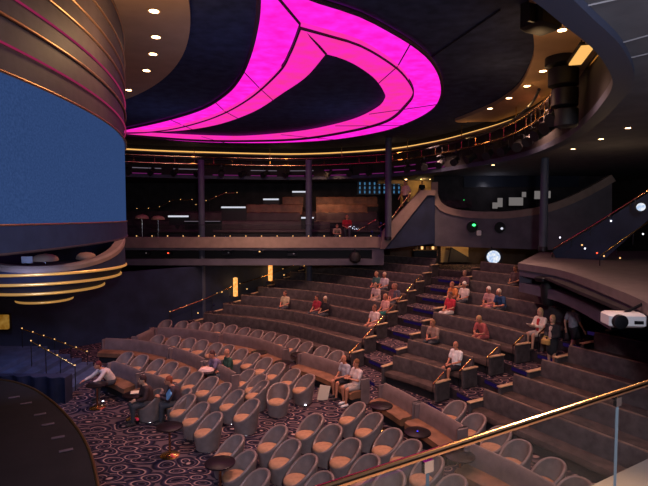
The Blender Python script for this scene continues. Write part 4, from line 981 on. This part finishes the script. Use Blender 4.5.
b = MB(); off = ((W(648, 470, zfl) - ra).dot(rn) + (W(565, 486, zfl) - ra).dot(rn)) / 2; e0, e1 = R0 + rn * off, R1 + rn * off; b.prism([(e0.x, e0.y), (R0.x - rn.x * 3, R0.y - rn.y * 3), (R1.x - rn.x * 3, R1.y - rn.y * 3), (e1.x, e1.y)], zfl - .35, zfl); struct('floor_viewing_balcony', b, M['beige_cap'], smooth=False)

# ------------------------------------------------------------------ people
SK = {}
def skin(tone):
    if tone not in SK: SK[tone] = principled('skin ' + tone, {'fair': (.55, .30, .20), 'red': (.50, .20, .12), 'tan': (.38, .19, .11)}[tone], .6)
    return SK[tone]
CLO = {}
def cloth(c):
    if c not in CLO: CLO[c] = noisy('cloth ' + str(len(CLO)), c, .85, scale=14, amount=.15)
    return CLO[c]
def remesh(mb, name, mat, parent, vox, sm=2):
    o = mb.build(name, mat, None, angle=80)
    r = o.modifiers.new('r', 'REMESH'); r.mode = 'VOXEL'; r.voxel_size = vox; r.use_smooth_shade = True
    s = o.modifiers.new('s', 'SMOOTH'); s.factor = .5; s.iterations = sm
    dg = bpy.context.evaluated_depsgraph_get(); me = bpy.data.meshes.new_from_object(o.evaluated_get(dg))
    o.modifiers.clear(); old = o.data; o.data = me; bpy.data.meshes.remove(old); o.parent = parent; return o
def person(loc, ang, label, pose='sit', top=(.5, .5, .5), bottom=(.05, .05, .06), hair=(.10, .06, .03), tone='fair', long_sleeve=False, legs='trousers', lean=0.0, bald=False, long_hair=False, arms='lap', scale=1.0, cardigan=None, shoe=(.04, .03, .03)):
    t = thing('person', label, 'person', loc, ang); t.scale = (scale,) * 3
    J = {}
    if pose == 'sit':
        J = dict(pel=V(0, 0, .54), chest=V(-.02 + lean * .8, 0, .88 - lean * .15), neck=V(.0 + lean * 1.15, 0, 1.07 - lean * .3), head=V(.035 + lean * 1.5, 0, 1.215 - lean * .42))
        sh_ = J['neck'] + V(-.01, 0, -.075)
        for s in (-1, 1):
            q = 'l' if s > 0 else 'r'
            J['s' + q] = sh_ + V(0, .175 * s, 0); J['h' + q] = V(.02, .09 * s, .52); J['k' + q] = V(.46, .12 * s, .52); J['a' + q] = V(.45 + .04 * s, .12 * s, .085)
            if arms == 'lap': J['e' + q] = sh_ + V(.08, .23 * s, -.26); J['w' + q] = V(.32 + lean * .5, .07 * s, .66)
            elif arms == 'read': J['e' + q] = sh_ + V(.12, .22 * s, -.25); J['w' + q] = sh_ + V(.34, .07 * s, -.18)
            elif arms == 'table': J['e' + q] = sh_ + V(.20, .26 * s, -.18); J['w' + q] = sh_ + V(.44, .27 * s, -.26)
            else: J['e' + q] = sh_ + V(.02, .24 * s, -.27); J['w' + q] = V(.22, .18 * s, .60)
    else:
        J = dict(pel=V(0, 0, .93), chest=V(.0 + lean * .5, 0, 1.25), neck=V(lean * .8, 0, 1.45), head=V(.03 + lean, 0, 1.60))
        sh_ = J['neck'] + V(-.01, 0, -.07)
        for s in (-1, 1):
            q = 'l' if s > 0 else 'r'; st = .13 * s if pose == 'walk' else .02 * s
            J['s' + q] = sh_ + V(0, .18 * s, 0); J['h' + q] = V(0, .09 * s, .90); J['k' + q] = V(.04 + st, .10 * s, .50); J['a' + q] = V(st * 1.7 - (.05 if pose == 'walk' else 0), .10 * s, .085)
            if arms == 'hold': J['e' + q] = sh_ + V(.03, .22 * s, -.28); J['w' + q] = sh_ + V(.27, .10 * s, -.34)
            else: J['e' + q] = sh_ + V(-.03 - st * .6, .24 * s, -.28); J['w' + q] = sh_ + V(.08 - st, .25 * s, -.52)
    f0 = V(1, 0, 0)
    # body: one continuous skin
    b = MB()
    b.capsule(J['pel'], .125, J['chest'], .135, 12); b.capsule(J['chest'], .13, J['neck'] - V(0, 0, .04), .085, 12); b.capsule(J['neck'] - V(0, 0, .05), .055, J['head'], .055)
    b.ellipsoid(J['head'] + V(0, 0, .02), .095, .077, .118, 14, 10); b.ellipsoid(J['head'] + V(.055, 0, -.055), .045, .05, .045, 10, 8)
    b.capsule(J['sr'], .065, J['sl'], .065)
    for q in 'lr':
        b.capsule(J['s' + q], .056, J['e' + q], .042); b.capsule(J['e' + q], .042, J['w' + q], .028)
        b.capsule(J['h' + q], .085, J['k' + q], .06); b.capsule(J['k' + q], .058, J['a' + q], .036)
        b.capsule(J['a' + q] + V(-.03, 0, -.035), .034, J['a' + q] + V(.14, 0, -.05), .03)
    body = remesh(b, 'body', skin(tone), t, .026)
    # hands, face and ears are welded into the same mesh data
    e = MB()
    for q, s in (('l', 1), ('r', -1)):
        d = (J['w' + q] - J['e' + q]).normalized(); side = d.cross(V(0, 0, 1)); side = side.normalized() if side.length > .1 else V(0, 1, 0); dn = side.cross(d)
        pw = J['w' + q]; e.capsule(pw, .026, pw + d * .07, .034, 8)
        for fi, (off, ln) in enumerate(((-.027, .07), (-.009, .08), (.009, .075), (.027, .058))):
            k0 = pw + d * .075 + side * off; k1 = k0 + d * ln * .55 - V(0, 0, .006); k2 = k1 + d * ln * .4 - V(0, 0, .022)
            e.capsule(k0, .0095, k1, .0085, 6); e.capsule(k1, .0085, k2, .007, 6)
        th = pw + d * .02 + side * (-.03 * s); e.capsule(th, .011, th + d * .045 + side * (-.025 * s), .009, 6)
        e.ellipsoid(J['head'] + V(-.005, .078 * s, 0), .022, .012, .032, 8, 6)
        e.ellipsoid(J['head'] + V(.084, .030 * s, .02), .012, .014, .010, 8, 6, mi=1)
    e.capsule(J['head'] + V(.092, 0, .015), .010, J['head'] + V(.108, 0, -.022), .015, 8); e.ellipsoid(J['head'] + V(.096, 0, -.062), .008, .026, .007, 8, 4, mi=2)
    eo = e.build('face', [skin(tone), M['black'], cloth((.35, .10, .09))], angle=80)
    import bmesh
    body.data.materials.append(M['black']); body.data.materials.append(cloth((.35, .10, .09)))
    bm = bmesh.new(); bm.from_mesh(body.data); bm.from_mesh(eo.data); bm.to_mesh(body.data); bm.free(); me_ = eo.data; bpy.data.objects.remove(eo); bpy.data.meshes.remove(me_)
    # clothes
    b = MB(); b.capsule(J['pel'] + V(0, 0, .02), .148, J['chest'], .158, 12); b.capsule(J['chest'], .152, J['neck'] - V(0, 0, .07), .10, 12); b.capsule(J['sr'], .08, J['sl'], .08)
    for q in 'lr':
        if long_sleeve: b.capsule(J['s' + q], .074, J['e' + q], .060); b.capsule(J['e' + q], .060, J['w' + q] * .9 + J['e' + q] * .1, .045)
        else: b.capsule(J['s' + q], .076, J['s' + q].lerp(J['e' + q], .7), .066)
    remesh(b, 'shirt', cloth(cardigan or top), t, .028)
    if cardigan:
        b = MB(); up = (J['neck'] - J['pel']).normalized(); fr_ = V(up.z, 0, -up.x); c0 = J['pel'].lerp(J['chest'], .3) + fr_ * .105; c1 = J['chest'].lerp(J['neck'], .45) + fr_ * .09; b.capsule(c0, .07, c1, .06, 8); b.build('inner_top', cloth(top), t, angle=80)
    b = MB(); b.capsule(J['pel'] + V(0, 0, -.01), .140, J['pel'] + V(0, 0, .06), .142, 12)
    if legs == 'skirt':
        if pose == 'sit': b.capsule(J['pel'] + V(.03, 0, -.01), .15, (J['kl'] + J['kr']) / 2, .13, 12)
        else: b.capsule(J['pel'], .15, (J['kl'] + J['kr']) / 2 + V(0, 0, .10), .17, 14)
    for q in 'lr':
        b.capsule(J['h' + q], .10, J['h' + q].lerp(J['k' + q], 1.0 if legs == 'trousers' else .82), .078)
        if legs == 'trousers': b.capsule(J['k' + q], .076, J['a' + q] + V(0, 0, .02), .054)
    remesh(b, legs if legs in ('trousers', 'skirt') else 'shorts', cloth(bottom), t, .028)
    for q in 'lr':
        b = MB(); a = J['a' + q]; b.capsule(a + V(-.035, 0, -.035), .048, a + V(.15, 0, -.048), .036, 10); b.build('shoe', cloth(shoe), t, angle=80)
    if not bald:
        b = MB(); hd = J['head']; b.ellipsoid(hd + V(-.018, 0, .045), .101, .088, .112, 14, 9, lo=-12, hi=90, tilt=-.30)
        if long_hair: b.capsule(hd + V(-.06, 0, .03), .075, hd + V(-.075, 0, -.12), .05, 10)
        else: b.capsule(hd + V(-.05, 0, .03), .07, hd + V(-.06, 0, -.04), .05, 10)
        b.build('hair', cloth(hair), t, angle=80)
    return t
def sit_on(w, k, px, label, **kw):
    ln = with_normals(rowline(w, k, 80)); best = min(ln[3:-3], key=lambda q: abs((q[0].x + q[1].x * .30) / (q[0].y + q[1].y * .30) - ray(px, 300).x / ray(px, 300).y))
    q, n_ = best; p = q + n_ * .30; kw.setdefault('turn', 0)
    tn = kw.pop('turn'); return person((p.x, p.y, zt(k)), math.atan2(n_.y, n_.x) + tn, label, 'sit', **kw)
def head_at(px, py, ang, label, z=0.0, hz=1.2, **kw):
    p = W(px, py, z + hz); return person((p.x, p.y, z), math.radians(ang), label, 'sit', **kw)
grey, white_, blk = (.35, .33, .36), (.72, .68, .64), (.02, .02, .025)
head_at(346.5, 358.5, 215, 'person in a grey shirt and black shorts sitting beside a companion on the banquette', top=(.40, .36, .40), bottom=blk, legs='shorts', tone='red', bald=True, lean=.05)
head_at(357, 364, 212, 'person in a pale shirt with crossed white trainers at the end of the banquette', top=(.62, .48, .46), bottom=(.45, .36, .32), legs='shorts', tone='red', hair=(.18, .07, .03), arms='read', shoe=(.75, .70, .68))
head_at(219, 353.5, 216, 'person in a mauve top seated beside the pink cloth', hz=1.15, top=(.20, .14, .22), tone='red', hair=(.08, .03, .03), lean=.15, arms='read')
head_at(228, 353, 214, 'person in a dark green shirt beside the one in mauve', hz=1.2, top=(.03, .07, .05), tone='red', bald=True, arms='lap')
head_at(111.5, 364.5, 225, 'person in a white cardigan bent forward over a dark table', hz=1.05, top=(.10, .02, .03), cardigan=(.62, .48, .44), long_sleeve=True, tone='red', hair=(.12, .02, .02), lean=.26, arms='table')
head_at(149, 380, 215, 'person in dark brown clothes slumped by the front banquette', hz=1.15, top=(.06, .03, .03), long_sleeve=True, hair=(.05, .02, .02), lean=.1)
head_at(178, 380, 205, 'person with reddish hair reading a blue and white paper', hz=1.15, top=(.05, .03, .04), long_sleeve=True, hair=(.25, .06, .03), tone='red', lean=.15, arms='read')
p = W(169, 394, .85); b = MB(); b.box((0, 0, 0), (.05, .30, .20), .4); o = tag(b.build('newspaper', M['bluecloth'], loc=p), 'blue and white paper held by the reader with reddish hair', 'newspaper'); o.rotation_euler = (0, .6, .0)
for (x, y, l) in ((178, 380, 'taupe tub chair under the reader with reddish hair'), (149, 380, 'taupe tub chair under the person in dark brown')):
    p = W(x, y, 1.15); place_tub(p.x, p.y, math.radians(205), l, 'tub chairs in the front row')
sit_on('M', 1, 457, 'bald person in a white T-shirt and dark shorts at the end of a bench', top=(.85, .80, .76), bottom=blk, legs='shorts', tone='red', bald=True, arms='lap')
sit_on('M', 2, 436, 'person in a beige top on the bench above the first aisle', top=(.40, .25, .19), tone='red', hair=(.30, .14, .07), long_hair=True, lean=.1)
sit_on('M', 3, 486, 'person in a coral top leaning forward alone on a bench', top=(.50, .12, .11), tone='red', hair=(.45, .26, .12), long_hair=True, lean=.2, legs='shorts', bottom=(.40, .10, .10))
pj_ = sit_on('M', 4, 541, 'blond person in a white jacket over red with crossed bare legs', top=(.5, .04, .04), cardigan=(.78, .66, .54), long_sleeve=True, tone='fair', hair=(.62, .42, .20), legs='shorts', bottom=(.6, .5, .42), arms='read', long_hair=True)
q = (mwR(3) + rwL(3)) / 2 + V(.1, -.05, 0); pw_ = person((q.x, q.y, zt(3)), math.radians(215), 'standing person in a black cardigan and skirt holding a bag in the aisle', 'stand', top=(.50, .36, .30), cardigan=blk, long_sleeve=True, legs='skirt', bottom=blk, hair=(.45, .28, .14), arms='hold', scale=.96, long_hair=True)
hold = lambda o, v: Vector(o.location) + Matrix.Rotation(o.rotation_euler.z, 3, 'Z') @ V(*v)
h_ = hold(pw_, (.36, 0, .88)); t = thing('handbag', 'small tan bag held by the standing person in the black cardigan', 'bag', h_, math.radians(215))
b = MB(); b.box((0, 0, 0), (.10, .26, .18), bev=.03); b.build('bag_body', cloth((.42, .26, .08)), t); b = MB(); b.tube([(0, -.10, .08), (0, -.06, .17), (0, .06, .17), (0, .10, .08)], .010, 6); b.build('strap', cloth((.50, .36, .08)), t)
h_ = hold(pj_, (.40, 0, .80)); b = MB(); b.box((0, 0, 0), (.22, .30, .012)); o = tag(b.build('leaflet', M['paper'], loc=h_), 'cream leaflet read by the blond person in the white jacket', 'leaflet'); o.rotation_euler = (0, -.6, pj_.rotation_euler.z)
q = (mwR(4) + rwL(4)) / 2 + V(.0, .05, 0); person((q.x, q.y, zt(4)), math.radians(20), 'standing person in a grey shirt and dark shorts turned away up the aisle', 'walk', top=(.22, .23, .27), bottom=blk, legs='shorts', hair=(.08, .05, .04), scale=.95)
sit_on('M', 5, 491, 'white haired person in a pale red print top beside one in blue', top=(.55, .30, .28), tone='red', hair=(.75, .66, .58), legs='shorts', bottom=(.5, .2, .2), lean=.1)
sit_on('M', 5, 503, 'white haired person in a dark blue shirt beside one in pale red', top=(.03, .07, .16), tone='red', hair=(.70, .55, .40), lean=.15)
sit_on('M', 5, 464, 'white haired person in a pale shirt at the end of an upper bench', top=(.66, .55, .48), tone='red', hair=(.75, .70, .62))
sit_on('M', 5, 455, 'person in an orange top beside one in a pale shirt', top=(.70, .24, .07), tone='red', hair=(.30, .12, .06), lean=.12)
sit_on('M', 4, 451, 'person in red with white trousers one row below the orange top', top=(.50, .03, .05), bottom=(.65, .55, .50), tone='red', hair=(.12, .06, .05))
sit_on('M', 6, 457, 'person in dim mauve in the row behind the orange top', top=(.12, .06, .07), tone='tan', hair=(.25, .14, .10))
sit_on('M', 7, 516, 'person in shadow near the foyer in one of the top rows', top=(.08, .05, .06), tone='tan')
sit_on('L', 5, 376, 'person in dark green at the inner side of a pair high on a far bench', top=(.05, .12, .11), tone='red', hair=(.40, .24, .14))
sit_on('L', 5, 384, 'person in a pale grey shirt at the outer side of a pair', top=(.50, .44, .44), tone='red', hair=(.55, .40, .28))
sit_on('L', 4, 377, 'person in a pale pink top with bare legs on a far bench', top=(.62, .44, .40), tone='fair', hair=(.30, .16, .10), legs='shorts', bottom=(.5, .35, .3), lean=.1)
sit_on('L', 4, 393, 'person in a dusky red shirt between two others on a far bench', top=(.22, .09, .09), tone='red', hair=(.25, .12, .08))
sit_on('L', 4, 403, 'person in a dark slate shirt at the aisle end of a far bench', top=(.08, .07, .10), tone='red', hair=(.20, .10, .07))
sit_on('L', 3, 396, 'person in a salmon shirt at the first aisle above the teal shorts', top=(.62, .32, .28), bottom=(.02, .14, .12), legs='shorts', tone='red', hair=(.35, .16, .09), turn=-.2)
sit_on('L', 2, 381, 'person in a white top with crossed legs at the first aisle', top=(.66, .50, .46), tone='red', hair=(.18, .08, .05), legs='shorts', bottom=(.4, .2, .16))
sit_on('L', 2, 285, 'person in a pale yellow top alone on a long far bench', top=(.45, .34, .22), tone='red', hair=(.10, .05, .04))
sit_on('L', 2, 317, 'person in a crimson shirt beside one in black on a far bench', top=(.30, .02, .04), tone='red', hair=(.06, .03, .03))
sit_on('L', 2, 326, 'person with a pale cap in black beside the crimson shirt', top=(.02, .015, .02), tone='tan', hair=(.55, .42, .30))
q = WY(347, 230, 27.35); person((q.x, q.y, zc1 - .1 - .08), -PI / 2, 'person in a red shirt at the front of the far balcony', 'sit', top=(.35, .015, .025), tone='red', bald=True)
q = WY(337, 233, 26.75); person((q.x, q.y, zc1 - .1 - .30), -PI / 2, 'person in beige leaning low on the far balcony ledge', 'sit', top=(.40, .24, .17), tone='red', hair=(.30, .15, .1), lean=.25, scale=.85)
q = WY(405.5, 205, 26.7); person((q.x, q.y, WY(405, 213, 26.7).z), math.radians(215), 'person in a pale shirt walking down the balcony stair', 'walk', top=(.66, .45, .32), bottom=blk, tone='red', hair=(.10, .05, .03))
q = WY(422, 190, 29.5); person((q.x, q.y, zl), -PI / 2, 'person in black in the lit balcony doorway', 'stand', top=blk, tone='tan', hair=blk, scale=.7)
q = WY(433, 250, 28.2); person((q.x, q.y, 2.9), -PI / 2, 'bartender in orange light at the small bar', 'stand', top=(.50, .22, .09), tone='red', hair=blk, scale=.88)

# ------------------------------------------------------------------ lights
def area(name, loc, energy, col, size, target=None, spread=None):
    l = bpy.data.lights.new(name, 'AREA'); l.energy = energy; l.color = col; l.shape = 'DISK'; l.size = size
    if spread: l.spread = math.radians(spread)
    o = bpy.data.objects.new(name, l); COL.objects.link(o); o.location = loc
    d = (Vector(target) - Vector(loc)) if target is not None else V(0, 0, -1)
    o.rotation_euler = d.to_track_quat('-Z', 'Y').to_euler(); return o
def spot(name, loc, target, energy, col, ang=60, blend=.6, size=.15):
    l = bpy.data.lights.new(name, 'SPOT'); l.energy = energy; l.color = col; l.spot_size = math.radians(ang); l.spot_blend = blend; l.shadow_soft_size = size
    o = bpy.data.objects.new(name, l); COL.objects.link(o); o.location = loc; o.rotation_euler = (Vector(target) - Vector(loc)).to_track_quat('-Z', 'Y').to_euler(); return o
def point(name, loc, energy, col, size=.2):
    l = bpy.data.lights.new(name, 'POINT'); l.energy = energy; l.color = col; l.shadow_soft_size = size
    o = bpy.data.objects.new(name, l); COL.objects.link(o); o.location = loc; return o
warm = (1.0, .56, .42)
for i, (x, y, e) in enumerate(((-3, 22.5, 150), (3.0, 19.5, 150), (5, 23.5, 150), (7, 16.5, 110), (0, 13, 170), (-4, 16.5, 150), (4.5, 10.5, 90))):
    area('house light', (x, y, ZD - .5), e * 1.05, warm, .7, (x, y, 0), 110)
area('stage wash', (-6.5, 6.5, 8.9), 150, (.62, .66, 1.0), 2.0, (2, 14, 0), 120)
area('camera flash fill', (1.0, -1.5, 7.4), 300, (.86, .85, 1.0), .8, (2, 14, 1), 120)  # added cool frontal fill from the viewer's side, for a camera flash
area('low ceiling fill', (5.0, 1.5, 4.6), 190, (.84, .84, 1.0), 1.0, (6, 3, 9), 150)  # added upward fill to lighten the low ceiling, no fixture here
for x, y in ((-2, 11), (1, 19), (-6, 19)):
    area('dome fill', (x, y, 6.6), 16, (.45, .5, 1.0), .6, (x, y, 12), 160)  # added bluish fill hung in mid air to lift the dark dome
p = W(150, 45, ZD - 1.3); point('soffit bounce', p, 60, (1, .62, .28), .3)
for x, y in ((535, 70), (505, 102)):
    p = W(x, y, ZD - 1.0); point('soffit bounce', p, 18, (1, .60, .28), .3)
for i in (4, 16, 28, 40, 50):
    p = I_[i] + V(0, 0, .05); point('truss fill', p, 7, (1, .55, .2), .1)  # added warm points for the cove light falling on the truss
area('balcony house light', (0.0, 28.0, 8.2 - .1), 36, (1, .5, .25), .6, (0.5, 30.5, 5.5), 110)
area('ledge wash', (-3, 20.5, 8.9), 80, (1, .62, .46), .8, (-3, 26, 4.3), 90)
area('ledge wash', (7.6, 19, 9.0), 52, (.9, .78, .80), .6, (9.0, 25, 4.8), 90)
point('doorway lamp', (6.0, 30.5, 8.0), 45, (1, .62, .2), .2)
point('booth fill', (9.2, 27.3, 7.4), 7, (.9, .85, 1.0), .2)  # added dim fill that lightens the back of the booth
point('foyer lamp', (8.0, 28.3, 4.0), 38, (1, .62, .28), .2)
area('pod wash', (-5.0, 12.5, 3.2), 14, (1, .72, .36), .5, (PC.x, PC.y - 1.5, 3.7), 120)
area('stair wash', (-8.0, 13.0, 4.2), 40, (.35, .45, 1.0), .8, (-9.5, 17, .5), 110)
point('stair rail fill', (9.3, 16.2, 6.3), 26, (1, .66, .35), .1)  # added warm point that brightens the near stair rails
l = area('rail highlight fill', (3.55, 5.75, ZL - .35), 120, (1, .62, .30), .35, (ra + rb) / 2, 55)  # added light, aimed to set the highlight along the front handrail

w = bpy.data.worlds.new('hall'); SC.world = w; w.use_nodes = True
w.node_tree.nodes['Background'].inputs[0].default_value = (.05, .05, .09, 1); w.node_tree.nodes['Background'].inputs[1].default_value = .25

# ------------------------------------------------------------------ camera
cam = bpy.data.cameras.new('camera'); co = bpy.data.objects.new('camera', cam); COL.objects.link(co)
cam.sensor_width = 36; cam.sensor_fit = 'HORIZONTAL'; cam.lens = F / 648 * 36; cam.clip_start = .05; cam.clip_end = 200
co.location = (0, 0, H); co.rotation_euler = (PI / 2 - PITCH, 0, 0); SC.camera = co
SC.view_settings.view_transform = 'Standard'; SC.view_settings.look = 'None'; SC.view_settings.exposure = 0; SC.view_settings.gamma = 1; SC.view_settings.use_curve_mapping = False
try:
    SC.cycles.use_denoising = True; SC.cycles.max_bounces = 6; SC.cycles.sample_clamp_indirect = 4
except Exception: pass
